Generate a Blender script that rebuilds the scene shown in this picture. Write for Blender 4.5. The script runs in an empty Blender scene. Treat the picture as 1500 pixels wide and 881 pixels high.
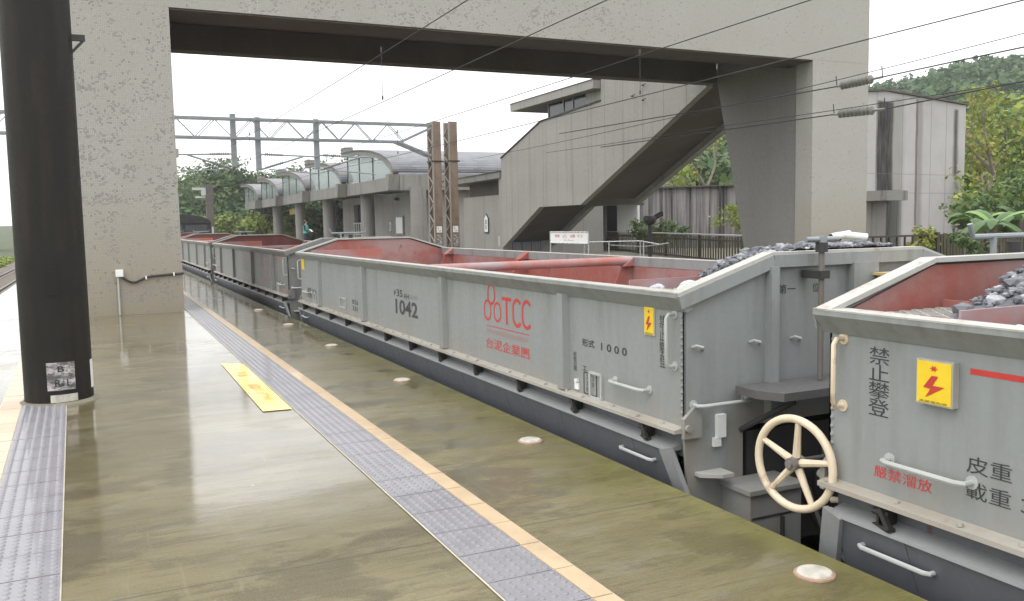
import bpy, bmesh, math, random
import numpy as np
from mathutils import Vector, Matrix, noise
random.seed(7); RNG = np.random.default_rng(7)
S = bpy.context.scene
COL = S.collection
PI = math.pi; R = math.radians

# ------------------------------------------------------------------ camera, sky, sun, exposure
YAW, PITCH, ROLL, EYE = R(25.288), R(5.096), R(1.097), 1.42
cam = bpy.data.cameras.new('camera'); cam_o = bpy.data.objects.new('camera', cam); COL.objects.link(cam_o)
cam.sensor_fit = 'HORIZONTAL'; cam.sensor_width = 36.0; cam.lens = 36.0 * 1280.0 / 1500.0
cam.clip_start = 0.05; cam.clip_end = 3000.0
_f = Vector((math.sin(YAW) * math.cos(PITCH), math.cos(YAW) * math.cos(PITCH), -math.sin(PITCH)))
_r = Vector((math.cos(YAW), -math.sin(YAW), 0.0)); _u = _r.cross(_f)
_r2 = _r * math.cos(ROLL) + _u * math.sin(ROLL) * -1.0
_u2 = _f.cross(_r2) * -1.0
# image right / up with the roll of the photograph (horizon rises to the right)
_r2 = (_r * math.cos(ROLL) - _u * math.sin(ROLL)).normalized(); _u2 = _r2.cross(_f)
cam_o.matrix_world = Matrix(((_r2.x, _u2.x, -_f.x, 0), (_r2.y, _u2.y, -_f.y, 0), (_r2.z, _u2.z, -_f.z, EYE), (0, 0, 0, 1)))
S.camera = cam_o

OVER = 8.6
SUN_EL, SUN_AZ = R(58), R(-120)       # behind the camera's left shoulder, very soft
w = bpy.data.worlds.new('World'); S.world = w; w.use_nodes = True
nt = w.node_tree; nt.nodes.clear()
sky = nt.nodes.new('ShaderNodeTexSky'); sky.sky_type = 'NISHITA'; sky.sun_disc = False
sky.sun_elevation = SUN_EL; sky.sun_rotation = SUN_AZ; sky.dust_density = 6.0; sky.air_density = 1.0; sky.ozone_density = 1.0
hs = nt.nodes.new('ShaderNodeHueSaturation'); hs.inputs['Saturation'].default_value = 0.10
bg = nt.nodes.new('ShaderNodeBackground'); bg.inputs['Strength'].default_value = 0.15
wo = nt.nodes.new('ShaderNodeOutputWorld')
ov = nt.nodes.new('ShaderNodeMix'); ov.data_type = 'RGBA'; ov.inputs[0].default_value = 0.85; ov.inputs[7].default_value = (OVER, OVER, OVER * 1.03, 1)   # closed cloud deck
tcw = nt.nodes.new('ShaderNodeTexCoord'); sx = nt.nodes.new('ShaderNodeSeparateXYZ'); mr = nt.nodes.new('ShaderNodeMapRange')
mr.inputs['From Min'].default_value = 0; mr.inputs['From Max'].default_value = 1; mr.inputs['To Min'].default_value = OVER; mr.inputs['To Max'].default_value = OVER * 1.9
cmb = nt.nodes.new('ShaderNodeCombineColor')
nt.links.new(tcw.outputs['Generated'], sx.inputs[0]); nt.links.new(sx.outputs['Z'], mr.inputs['Value'])
for k_ in range(3): nt.links.new(mr.outputs[0], cmb.inputs[k_])
nt.links.new(cmb.outputs[0], ov.inputs[7])
nt.links.new(sky.outputs[0], hs.inputs['Color']); nt.links.new(hs.outputs[0], ov.inputs[6]); nt.links.new(ov.outputs[2], bg.inputs[0]); nt.links.new(bg.outputs[0], wo.inputs[0])
sl = bpy.data.lights.new('sun', 'SUN'); sl.energy = 0.5; sl.angle = R(35); sl.color = (1, .97, .92)
so = bpy.data.objects.new('sun', sl); COL.objects.link(so)
sd = Vector((math.sin(SUN_AZ) * math.cos(SUN_EL), math.cos(SUN_AZ) * math.cos(SUN_EL), math.sin(SUN_EL)))
so.rotation_euler = sd.to_track_quat('Z', 'Y').to_euler(); so.location = (0, 0, 40)
S.view_settings.view_transform = 'Standard'; S.view_settings.look = 'None'
S.view_settings.exposure = 0.36; S.view_settings.gamma = 1.0; S.view_settings.use_curve_mapping = False
S.cycles.max_bounces = 8; S.cycles.transparent_max_bounces = 12; S.cycles.volume_bounces = 1

def at(x, y, d):
    """real point at depth d (metres along the view axis) behind a pixel of the 1500x881 photograph; used to survey positions"""
    c, s = math.cos(ROLL), math.sin(ROLL); dx, dy = x - 750, y - 440.5
    a = c * dx - s * dy; b = s * dx + c * dy
    v = _f + _r * (a / 1280) - _u * (b / 1280)
    return Vector((0, 0, EYE)) + v * d

# ------------------------------------------------------------------ materials
class NT:
    def __init__(self, name):
        self.m = bpy.data.materials.new(name); self.m.use_nodes = True
        self.t = self.m.node_tree; self.t.nodes.clear()
        self.out = self.t.nodes.new('ShaderNodeOutputMaterial')
        self.tc = self.t.nodes.new('ShaderNodeTexCoord')
    def set(self, sock, v):
        if isinstance(v, bpy.types.NodeSocket): self.t.links.new(v, sock)
        elif isinstance(v, (tuple, list)) and len(v) == 3 and sock.type == 'RGBA': sock.default_value = (*v, 1)
        else: sock.default_value = v
    def n(self, typ, ins=None, **kw):
        nd = self.t.nodes.new('ShaderNode' + typ)
        for k, v in kw.items(): setattr(nd, k, v)
        for k, v in (ins or {}).items(): self.set(nd.inputs[k], v)
        return nd
    def co(self, sx=1, sy=1, sz=1, kind='Object', loc=(0, 0, 0)):
        return self.n('Mapping', {'Vector': self.tc.outputs[kind], 'Scale': (sx, sy, sz), 'Location': loc}).outputs[0]
    def noise(self, vec, scale=5, detail=4, rough=.55, dist=0):
        return self.n('TexNoise', {'Vector': vec, 'Scale': scale, 'Detail': detail, 'Roughness': rough, 'Distortion': dist}).outputs['Fac']
    def ramp(self, fac, a, b, lo=0.0, hi=1.0):
        return self.n('MapRange', {'Value': fac, 'From Min': a, 'From Max': b, 'To Min': lo, 'To Max': hi}, clamp=True).outputs[0]
    def mix(self, f, a, b, mode='MIX'):
        nd = self.t.nodes.new('ShaderNodeMix'); nd.data_type = 'RGBA'; nd.blend_type = mode
        self.set(nd.inputs[0], f); self.set(nd.inputs[6], a); self.set(nd.inputs[7], b); return nd.outputs[2]
    def math(self, op, a, b=0.0, c=None):
        nd = self.t.nodes.new('ShaderNodeMath'); nd.operation = op
        self.set(nd.inputs[0], a); self.set(nd.inputs[1], b)
        if c is not None: self.set(nd.inputs[2], c)
        return nd.outputs[0]
    def sep(self, vec):
        nd = self.n('SeparateXYZ', {0: vec}); return nd.outputs
    def comb(self, x, y, z):
        return self.n('CombineXYZ', {0: x, 1: y, 2: z}).outputs[0]
    def bump(self, h, strength=.3, dist=.01):
        return self.n('Bump', {'Height': h, 'Strength': strength, 'Distance': dist}).outputs[0]
    def pbr(self, col, rough=.6, metal=0.0, normal=None, coat=None, coat_rough=.05, spec=.5, alpha=None):
        p = self.n('BsdfPrincipled', {'Base Color': col, 'Roughness': rough, 'Metallic': metal, 'Specular IOR Level': spec})
        if normal is not None: self.set(p.inputs['Normal'], normal)
        if coat is not None: self.set(p.inputs['Coat Weight'], coat); self.set(p.inputs['Coat Roughness'], coat_rough); p.inputs['Coat IOR'].default_value = 1.33
        self.t.links.new(p.outputs[0], self.out.inputs[0]); self.p = p
        return self.m

def paint(name, col, dirt=(.13, .12, .10), amt=.45, rough=.45, streak=True, rust=.0, rustcol=(.20, .085, .04), spec=.4, wear=0.0, foot=0.0):
    m = NT(name)
    st = m.noise(m.co(5, 5, .45), 1.6, 5, .6)
    cl = m.noise(m.co(1, 1, 1), 1.3, 6, .6)
    fi = m.noise(m.co(1, 1, 1), 26, 4, .7)
    d = m.math('MULTIPLY', m.ramp(st, .45, .75), m.ramp(cl, .35, .7)) if streak else m.ramp(cl, .45, .75)
    c = m.mix(m.math('MULTIPLY', d, amt), col, dirt)
    c = m.mix(m.ramp(fi, .3, .7, 0, .22), c, tuple(x * .62 for x in col))
    c = m.mix(m.ramp(cl, .3, .7, 0, .18), c, tuple(min(1, x * 1.18) for x in col))
    if foot > 0:
        oz = m.sep(m.co())[2]
        fn = m.noise(m.co(3.5, 3.5, .5), 1.6, 6, .65)
        c = m.mix(m.math('MULTIPLY', m.math('MULTIPLY', m.ramp(oz, .26, .50, 1, 0), m.ramp(fn, .35, .65)), foot), c, (.27, .23, .18))
        c = m.mix(m.math('MULTIPLY', m.math('MULTIPLY', m.ramp(oz, .55, .95), m.ramp(fn, .52, .70)), foot), c, (.13, .125, .115))
        c = m.mix(m.ramp(m.noise(m.co(9, 9, 30), 1.4, 4, .7), .66, .71, 0, foot * .6), c, (.17, .17, .165))
    if wear > 0:
        c = m.mix(m.ramp(m.noise(m.co(1.2, .8, 1.6), 1.1, 6, .62), .42, .62, 0, wear), c, dirt)
    if rust > 0:
        rs = m.math('MULTIPLY', m.ramp(m.noise(m.co(1, 1, .6), 7, 6, .7), .64 - rust * .15, .72), 1.0)
        c = m.mix(rs, c, rustcol)
    return m.pbr(c, m.ramp(fi, .2, .8, rough - .1, rough + .12), 0, m.bump(fi, .08, .004), spec=spec)

def grime(name):
    m = NT(name); a = m.noise(m.co(1, 1, 2), 9, 6, .7); b = m.noise(m.co(1, 1, 4), 30, 4, .7)
    c = m.mix(m.ramp(a, .40, .58), (.50, .48, .48), (.10, .092, .098)); c = m.mix(m.ramp(b, .52, .62), c, (.05, .045, .047))
    return m.pbr(c, .6)

def concrete(name, col=(.30, .285, .26), board=1.1, stain=.6, staincol=(.05, .047, .044), axis='YZ', joints=True, seed=0., tint=(.36, .33, .33), us=1.0):
    """board-marked weathered concrete; joints every `board` metres along the wall"""
    m = NT(name)
    o = m.sep(m.co(1, 1, 1, loc=(seed, seed, 0)))
    u = m.math('MULTIPLY_ADD', o[1], us, o[0])
    v = m.comb(u, 0.0, o[2])
    nv = lambda a, b: m.n('Mapping', {'Vector': v, 'Scale': (a, 1, b)}).outputs[0]
    cl = m.noise(nv(1, 1), .55, 7, .62)
    fi = m.noise(nv(1, 1), 9, 6, .7)
    stx = m.noise(nv(2.2, .10), 1.5, 6, .65) if stain < .99 else m.math('ADD', m.noise(nv(2.4, .09), 1.3, 6, .65), .09)
    c = m.mix(m.ramp(cl, .35, .68), col, tint)
    c = m.mix(m.ramp(fi, .35, .75, 0, .35), c, tuple(x * .6 for x in col))
    c = m.mix(m.ramp(stx, .52, .74, 0, stain), c, staincol)
    pits = m.ramp(m.noise(nv(1, .8), 16, 3, .6), .70, .74)
    pm = m.math('MULTIPLY', pits, m.ramp(m.noise(nv(1, 1), .9, 2), .5, .62))
    c = m.mix(m.math('MULTIPLY', pm, .7), c, staincol)
    if joints:
        f = m.math('FRACT', m.math('DIVIDE', u, board))
        j = m.math('LESS_THAN', m.math('ABSOLUTE', m.math('SUBTRACT', f, .5)), .008 / board)
        c = m.mix(m.math('MULTIPLY', j, .75), c, staincol)
    return m.pbr(c, .8, 0, m.bump(fi, .25, .01), spec=.3)

def mosaic(name):
    """small glazed mosaic cladding with tiles fallen off in clusters"""
    m = NT(name); P = .027
    o = m.sep(m.co()); u = m.math('DIVIDE', m.math('ADD', o[0], o[1]), P); v = m.math('DIVIDE', o[2], P)
    cell = m.comb(m.math('FLOOR', u), m.math('FLOOR', v), 0.0)
    cell2 = m.comb(m.math('FLOOR', m.math('DIVIDE', u, 2.0)), m.math('FLOOR', v), 3.0)
    rnd = m.n('TexWhiteNoise', {'Vector': cell}, noise_dimensions='3D').outputs['Value']
    rnd2 = m.n('TexWhiteNoise', {'Vector': cell2}, noise_dimensions='3D').outputs['Value']
    fu = m.math('ABSOLUTE', m.math('SUBTRACT', m.math('FRACT', u), .5)); fv = m.math('ABSOLUTE', m.math('SUBTRACT', m.math('FRACT', v), .5))
    grout = m.math('GREATER_THAN', m.math('MAXIMUM', fu, fv), .44)
    wv = m.comb(m.math('ADD', o[0], o[1]), 0.0, o[2])
    big = m.noise(wv, 1.6, 5, .65, .6); mid = m.noise(wv, 6.0, 3, .6)
    dens = m.math('MULTIPLY', m.ramp(big, .40, .60), m.ramp(mid, .44, .58))
    lost = m.math('LESS_THAN', m.math('ADD', m.math('MULTIPLY', rnd, .45), m.math('MULTIPLY', rnd2, .55)), m.math('ADD', m.math('MULTIPLY', dens, m.ramp(o[0], 1.0, 4.0, .52, .20)), m.ramp(o[0], 1.0, 4.0, .075, .028)))
    tone = m.noise(wv, .5, 5, .6)
    c = m.mix(m.ramp(rnd, 0, 1), (.325, .318, .298), (.375, .367, .345))
    c = m.mix(m.ramp(tone, .3, .7, 0, .55), c, (.30, .288, .258))
    low = m.ramp(o[2], .0, 2.2, .8, 0.0)
    c = m.mix(low, c, (.27, .225, .15))
    c = m.mix(m.math('MULTIPLY', grout, .6), c, (.17, .155, .135))
    c = m.mix(lost, c, m.mix(m.ramp(mid, .4, .6), (.16, .152, .146), (.25, .236, .222)))
    wash = m.math('MULTIPLY', m.ramp(m.noise(m.n('Mapping', {'Vector': wv, 'Scale': (5, 1, .35)}).outputs[0], 1.4, 4), .66, .73), m.ramp(big, .5, .6))
    c = m.mix(m.math('MULTIPLY', wash, .6), c, (.6, .58, .55))
    h = m.math('SUBTRACT', m.math('SUBTRACT', 1.0, m.math('MULTIPLY', grout, .6)), lost)
    return m.pbr(c, m.ramp(rnd, 0, 1, .35, .6), 0, m.bump(h, .35, .006), spec=.4)

def wet_concrete(name):
    m = NT(name); o = m.sep(m.co())
    cl = m.noise(m.co(.5, 1.0, 1), .9, 7, .62, .5)
    fi = m.noise(m.co(3, 60, 1), 2.2, 5, .6)             # broom finish across the platform
    md = m.noise(m.co(.8, 2.6, 1), 2.0, 6, .65)
    sp = m.noise(m.co(1, 1, 1), 45, 3, .7)
    c = m.mix(m.ramp(cl, .38, .60), (.090, .071, .020), (.165, .138, .062))
    c = m.mix(m.ramp(md, .48, .64, 0, .8), c, (.070, .048, .009))
    c = m.mix(m.ramp(m.noise(m.co(1.1, 2.2, 1, loc=(3, 7, 0)), 1.6, 6, .68), .54, .62, 0, .65), c, (.150, .137, .100))
    c = m.mix(m.ramp(fi, .38, .66, 0, .62), c, (.152, .133, .070))
    c = m.mix(m.ramp(m.noise(m.co(1.2, 26, 1), 1.7, 4, .6), .54, .68, 0, .55), c, (.036, .029, .013))
    c = m.mix(m.ramp(m.noise(m.co(9, .9, 1), 2.0, 4, .7), .62, .70, 0, .35), c, (.15, .137, .10))
    c = m.mix(m.ramp(sp, .5, .8, 0, .3), c, (.036, .030, .016))
    fl = m.n('TexVoronoi', {'Vector': m.co(1, 1, 1), 'Scale': 1.9}, feature='F1').outputs['Distance']
    c = m.mix(m.math('MULTIPLY', m.math('LESS_THAN', m.math('ADD', fl, m.math('MULTIPLY', sp, .03)), .034), .75), c, (.5, .48, .42))  # pale flecks: bird droppings, plus puddle glints painted into the colour
    pat = m.ramp(m.noise(m.co(.8, 1.5, 1, loc=(11, 2, 0)), 1.25, 9, .66, .4), .515, .565)
    pat2 = m.ramp(m.noise(m.co(1, 1.7, 1, loc=(2, 9, 0)), 3.1, 8, .66, .3), .56, .61)
    grit = m.noise(m.co(1, 1, 1), 130, 2, .6)
    scuff = m.ramp(m.noise(m.co(14, 1.1, 1, loc=(4, 0, 0)), 1.6, 6, .72, .5), .60, .68)
    c = m.mix(m.math('MULTIPLY', pat, .62), c, (.050, .036, .010))
    c = m.mix(m.math('MULTIPLY', pat2, .55), c, (.058, .047, .014))
    c = m.mix(m.math('MULTIPLY', scuff, .35), c, (.19, .17, .11))
    c = m.mix(m.ramp(grit, .45, .75, 0, .5), c, (.20, .18, .125))
    edge = m.math('MULTIPLY', m.ramp(o[0], 1.95, 2.68), m.ramp(m.noise(m.co(1, .8, 1), 1.7, 6, .65), .34, .60))
    c = m.mix(m.math('MULTIPLY', edge, .8), c, (.108, .100, .014))
    c = m.mix(m.math('MULTIPLY', m.ramp(o[0], 2.52, 2.66), m.ramp(m.noise(m.co(2, 1.2, 1), 3, 5, .65), .4, .6)), c, (.150, .142, .042))
    # transverse construction joints
    f = m.math('FRACT', m.math('DIVIDE', m.math('ADD', o[1], .75), 2.9))
    j = m.math('LESS_THAN', m.math('ABSOLUTE', m.math('SUBTRACT', f, .5)), .0022)
    c = m.mix(m.math('MULTIPLY', j, .6), c, (.03, .028, .02))
    wet = m.ramp(m.noise(m.co(.55, 1.5, 1), 1.1, 5, .6, .3), .34, .60)
    pool = m.ramp(o[1], 2.5, 6.0, .30, 1.0)               # the ground nearer the camera is only damp
    wet = m.math('MULTIPLY', m.math('ADD', m.math('MULTIPLY', wet, .45), m.math('MULTIPLY_ADD', pat, .22, .58)), pool)
    far = m.math('MAXIMUM', m.ramp(o[1], 6.0, 12.0), pat)
    wet = m.math('MULTIPLY', wet, m.math('MAXIMUM', m.ramp(o[0], 1.6, 1.8, 1, 0), m.math('MULTIPLY_ADD', far, .55, .42)))
    nb = m.bump(m.math('ADD', m.math('MULTIPLY', fi, 1.0), m.math('MULTIPLY_ADD', grit, .6, m.math('MULTIPLY', sp, .4))), .4, .004)
    mm = m.pbr(c, m.ramp(wet, 0, 1, .62, .34), 0, nb, coat=m.ramp(wet, .2, .8, .35, 1.0), coat_rough=m.math('ADD', m.ramp(wet, .25, .8, .24, .04), m.ramp(m.noise(m.co(1.5, 9, 1), 2.2, 5, .65), .5, .72, 0, .13)), spec=.4)
    m.p.inputs['Coat IOR'].default_value = 1.5
    cb = m.bump(m.math('ADD', m.noise(m.co(1, 5, 1), 5, 3, .5), m.math('MULTIPLY_ADD', grit, .12, m.math('MULTIPLY', fi, .5))), .08, .004)
    m.set(m.p.inputs['Coat Normal'], cb)
    return mm

def plain(name, col, rough=.6, metal=0, var=.25, scale=8, spec=.5, coat=None):
    m = NT(name); k = m.noise(m.co(), scale, 5, .65)
    c = m.mix(m.ramp(k, .3, .7), tuple(x * (1 - var) for x in col), tuple(min(1, x * (1 + var)) for x in col))
    return m.pbr(c, m.ramp(k, .2, .8, max(.02, rough - .1), min(1, rough + .1)), metal, m.bump(k, .1, .004), coat=coat, spec=spec)

def leafmat(name, cols, rough=.55):
    m = NT(name)
    g = m.n('NewGeometry'); rr = m.n('ValToRGB', {'Fac': g.outputs['Random Per Island']})
    cr = rr.color_ramp
    while len(cr.elements) < len(cols): cr.elements.new(.5)
    for i, c in enumerate(cols): cr.elements[i].position = i / (len(cols) - 1); cr.elements[i].color = (*c, 1)
    k = m.noise(m.co(), .14, 3)
    c = m.mix(m.ramp(k, .4, .62), rr.outputs[0], m.n('HueSaturation', {'Color': rr.outputs[0], 'Hue': .515, 'Saturation': .9, 'Value': .62}).outputs[0])
    d = m.n('BsdfPrincipled', {'Base Color': c, 'Roughness': rough, 'Specular IOR Level': .3})
    t = m.n('BsdfTranslucent', {'Color': c})
    mx = m.n('MixShader', {0: .3, 1: d.outputs[0], 2: t.outputs[0]})
    m.t.links.new(mx.outputs[0], m.out.inputs[0]); return m.m

def stained_wall(name):
    """tall pale wall with soot-black run-off stains of their own shape, in local metres (x along the wall, z up)"""
    m = NT(name); o = m.sep(m.co())
    wob = m.noise(m.co(1, 1, .5), 1.2, 4)
    x = m.math('ADD', o[0], m.math('MULTIPLY', m.math('SUBTRACT', wob, .5), .22))
    c = m.mix(m.ramp(m.noise(m.co(), .8, 6, .65), .3, .7), (.345, .332, .332), (.42, .405, .405))
    c = m.mix(m.ramp(m.noise(m.co(), 12, 5, .7), .4, .75, 0, .35), c, (.36, .33, .34))
    def stain(c, x0, hw, z0, z1, soft, amt, col=(.03, .028, .027)):
        d = m.math('ABSOLUTE', m.math('SUBTRACT', x, x0))
        a = m.ramp(d, hw, hw + soft, 1, 0)
        b = m.math('MULTIPLY', m.ramp(o[2], z0 - .25, z0 + .05), m.ramp(o[2], z1, z1 + .12, 1, 0))
        n = m.ramp(m.noise(m.co(6, 1, .7), 1.5, 5), .25, .6, .80, 1)
        return m.mix(m.math('MULTIPLY', m.math('MULTIPLY', a, b), m.math('MULTIPLY', n, amt)), c, col)
    c = stain(c, 1.14, .48, 2.1, 6.05, .16, .99, (.016, .015, .015))
    c = stain(c, 1.75, .36, -.5, 2.4, .34, .97, (.016, .015, .015))
    c = stain(c, 2.0, .22, -1, 6.2, .40, .45, (.13, .14, .11))
    c = stain(c, 3.40, .05, -1, 6.25, .06, .92, (.10, .06, .07))
    c = stain(c, 3.62, .10, -1, 6.25, .22, .60, (.15, .15, .13))
    c = stain(c, 6.38, .05, 3.2, 6.0, .22, .92)
    c = stain(c, 6.42, .05, -1, .9, .12, .85, (.08, .02, .05))
    st = m.ramp(m.noise(m.co(2.5, 1, .1), 1.6, 5), .58, .76, 0, .4)
    c = m.mix(m.math('MULTIPLY', st, .3), c, (.13, .12, .12))
    for xj in (.55, 2.35, 4.45, 5.62):
        j = m.math('LESS_THAN', m.math('ABSOLUTE', m.math('SUBTRACT', o[0], xj)), .02)
        c = m.mix(m.math('MULTIPLY', j, .6), c, (.12, .10, .10))
    for zj in (3.15, 2.35):
        j = m.math('LESS_THAN', m.math('ABSOLUTE', m.math('SUBTRACT', o[2], zj)), .015)
        c = m.mix(m.math('MULTIPLY', j, .45), c, (.15, .13, .13))
    return m.pbr(c, .8, 0, m.bump(m.noise(m.co(), 14, 4), .2, .01), spec=.3)

def shingle(name):
    m = NT(name); o = m.sep(m.co())
    row = m.math('DIVIDE', m.math('ADD', o[2], m.math('MULTIPLY', o[1], .22)), .17)
    fr = m.math('FRACT', row); ri = m.math('FLOOR', row)
    ux = m.math('ADD', m.math('DIVIDE', o[0], .5), m.math('MULTIPLY', ri, .37))
    rnd = m.n('TexWhiteNoise', {'Vector': m.comb(m.math('FLOOR', ux), ri, 0.0)}, noise_dimensions='3D').outputs['Value']
    c = m.mix(rnd, (.105, .108, .125), (.175, .178, .20))
    c = m.mix(m.math('LESS_THAN', fr, .2), c, (.045, .045, .052))
    c = m.mix(m.ramp(m.noise(m.co(), .5, 4), .45, .7, 0, .5), c, (.13, .12, .12))
    return m.pbr(c, .5, 0, m.bump(fr, .6, .03), spec=.45)

def glass(name, tint=(.75, .82, .80), f=.55):
    m = NT(name)
    g = m.n('BsdfGlossy', {'Color': (.8, .85, .85), 'Roughness': .08}); d = m.n('BsdfDiffuse', {'Color': (.45, .50, .48)})
    t = m.n('BsdfTransparent', {'Color': tint}); a = m.n('MixShader', {0: .35, 1: d.outputs[0], 2: g.outputs[0]})
    b = m.n('MixShader', {0: f, 1: a.outputs[0], 2: t.outputs[0]}); m.t.links.new(b.outputs[0], m.out.inputs[0]); return m.m

M = {}
M['paint'] = paint('grey_wagon_paint', (.250, .266, .268), amt=.7, foot=.6)
M['paint_dirty'] = paint('grimy_wagon_paint', (.185, .190, .184), dirt=(.095, .065, .05), amt=.85, rust=.35)
M['red_dirty'] = paint('dusty_red_lining', (.135, .042, .038), dirt=(.15, .14, .14), amt=.9, rough=.6, rust=.1, rustcol=(.12, .06, .05))
M['tube'] = paint('worn_red_tube', (.36, .13, .105), dirt=(.30, .26, .28), wear=.9, amt=1.0, rough=.55, streak=False)
M['rim'] = paint('worn_rim_paint', (.40, .395, .37), amt=.65, rust=.5, rustcol=(.25, .14, .08))
M['sill'] = paint('dusty_sill', (.37, .35, .31), dirt=(.22, .16, .10), amt=.8, rust=.4, rustcol=(.27, .19, .12), streak=False)
M['red'] = paint('red_oxide_lining', (.290, .088, .070), dirt=(.30, .235, .23), amt=.9, wear=.75, rough=.6, rust=.1, rustcol=(.12, .06, .05))
M['skirt'] = paint('dark_skirt_paint', (.108, .114, .128), dirt=(.03, .03, .03), amt=.6, rough=.5)
M['ledge'] = paint('ledge_paint', (.25, .255, .26), amt=.5)
M['black'] = plain('black_grease_steel', (.022, .021, .02), .5, 0, .3)
M['dark'] = plain('dark_underframe', (.03, .03, .031), .7, 0, .3)
M['cream'] = paint('cream_paint', (.66, .56, .42), dirt=(.30, .22, .15), amt=.8, rust=.5, rustcol=(.24, .16, .10))
M['rail_grey'] = paint('grey_handrail_paint', (.42, .43, .42), amt=.4)
M['rustrod'] = paint('rusty_rod', (.17, .155, .145), dirt=(.13, .08, .055), amt=.8, rust=.3)
M['wood'] = paint('grimy_step_plank', (.10, .102, .105), dirt=(.13, .105, .095), amt=.8, streak=False, rough=.6)
M['yellow'] = plain('yellow_plate', (.75, .53, .02), .45, 0, .08)
M['red_ink'] = plain('red_lettering_paint', (.48, .035, .03), .5, 0, .15)
M['orange_faint'] = plain('faded_orange_print', (.72, .34, .09), .5, 0, .2)
M['red_faint'] = plain('faded_red_lettering', (.42, .19, .17), .5, 0, .15)
M['black_ink'] = plain('black_lettering_paint', (.035, .036, .04), .5, 0, .2)
M['grey_ink'] = plain('faded_black_lettering', (.16, .165, .17), .5, 0, .2)
M['white'] = plain('white_plastic', (.72, .73, .72), .4, 0, .06)
M['stone'] = plain('crushed_limestone', (.115, .122, .14), .7, 0, .5, 30)
M['mosaic'] = mosaic('mosaic_cladding')
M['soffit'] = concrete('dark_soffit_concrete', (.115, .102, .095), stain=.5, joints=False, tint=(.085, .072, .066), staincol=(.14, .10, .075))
M['web'] = concrete('grey_tile_web', (.20, .193, .183), stain=.12, joints=False, tint=(.225, .217, .207), seed=5.)
M['conc'] = concrete('weathered_board_concrete', (.275, .263, .245), 1.12, .26, tint=(.315, .302, .285))
M['conc2'] = concrete('station_concrete', (.20, .192, .18), 1.0, .65, joints=False, tint=(.235, .227, .212), seed=3.3)
M['conc3'] = concrete('old_garden_wall_concrete', (.23, .215, .215), .95, 1.0, staincol=(.022, .020, .020), tint=(.32, .305, .305), seed=8.1, us=-1.0)
M['stain'] = stained_wall('stained_pale_wall')
M['plat'] = wet_concrete('wet_platform_concrete')
M['conc_edge'] = plain('platform_edge_concrete', (.16, .15, .11), .8, 0, .35, 3)
M['shingle'] = shingle('grey_roof_shingles')
M['glass'] = glass('canopy_glazing')
M['winglass'] = plain('dark_window_glass', (.03, .035, .04), .08, 0, .2, 1, .6)
M['steelcol'] = paint('dark_bronze_column_paint', (.016, .0145, .0135), dirt=(.05, .034, .026), amt=.9, rough=.55, spec=.2)
M['mast'] = paint('weathered_mast_paint', (.235, .175, .13), dirt=(.07, .05, .04), amt=1.0, rust=.35, wear=.5)
M['mastlat'] = paint('mast_lattice_paint', (.27, .25, .22), dirt=(.09, .07, .05), amt=.7, rust=.2)
M['galv'] = plain('galvanised_steel', (.23, .25, .265), .5, .3, .2, 4)
M['wire'] = plain('overhead_wire_copper', (.045, .043, .045), .5, .3, .1)
M['ceramic'] = plain('insulator_ceramic', (.17, .17, .155), .3, 0, .2)
M['tile'] = plain('wet_grey_tactile_tile', (.195, .191, .208), .45, 0, .12, 6, .5, coat=.45)
M['beige'] = plain('beige_edge_tile', (.47, .35, .22), .45, 0, .12, 5, .5, coat=.5)
M['grout'] = plain('pale_grout', (.46, .42, .35), .6, 0, .15)
M['mat_yellow'] = plain('yellow_floor_sticker', (.80, .61, .14), .4, 0, .14, 10, .5, coat=.6)
M['disc'] = plain('pale_disc_cover', (.46, .44, .39), .5, 0, .3, 16)
M['discring'] = plain('rusty_disc_ring', (.35, .23, .16), .5, .2, .3)
M['ballast'] = plain('track_ballast', (.10, .085, .07), .9, 0, .6, 40)
M['railsteel'] = plain('rail_steel', (.16, .13, .11), .4, .7, .3)
M['sleeper'] = plain('concrete_sleeper', (.18, .16, .13), .8, 0, .3)
M['grass'] = plain('grass_ground', (.09, .13, .025), .9, 0, .5, 1.5)
M['soil'] = plain('forest_soil', (.045, .06, .02), .9, 0, .5, .4)
M['fence'] = paint('mossy_picket_paint', (.058, .052, .030), dirt=(.02, .018, .013), amt=.9, rust=.3, rustcol=(.16, .15, .06))
M['iron'] = plain('dark_iron_railing', (.035, .025, .024), .5, 0, .3)
M['tubes'] = plain('stainless_tube', (.55, .56, .57), .25, .6, .1)
M['bark'] = plain('tree_bark', (.17, .145, .115), .85, 0, .4, 5)
M['loco'] = plain('locomotive_black_paint', (.022, .022, .024), .4, 0, .3)
M['skin'] = plain('skin', (.45, .27, .19), .5, 0, .05)
M['navy'] = plain('navy_uniform', (.02, .024, .04), .8, 0, .2)
M['vest'] = plain('green_reflective_vest', (.06, .34, .28), .5, 0, .15)
M['hair'] = plain('black_hair', (.012, .011, .01), .5, 0, .1)
M['brown'] = plain('brown_door_panel', (.10, .055, .03), .5, 0, .2)
M['blue'] = plain('blue_sign_panel', (.03, .08, .30), .4, 0, .1)
M['orange'] = plain('amber_sign_panel', (.35, .20, .03), .4, 0, .1)
M['sticker'] = grime('worn_paper_sticker')
M['ochre'] = paint('ochre_post_paint', (.45, .33, .08), dirt=(.1, .07, .03), amt=.8)
M['tan'] = plain('tan_box_paint', (.50, .36, .17), .5, 0, .15)
M['greenedge'] = plain('oxidised_green_fascia', (.10, .20, .15), .6, 0, .25)
M['leaf_far'] = leafmat('hill_foliage', [(.034, .085, .034), (.058, .130, .038), (.100, .175, .042), (.042, .098, .044)])
M['leaf_mid'] = leafmat('woodland_foliage', [(.055, .105, .040), (.085, .155, .045), (.14, .205, .055), (.07, .12, .052), (.17, .19, .085)])
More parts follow.
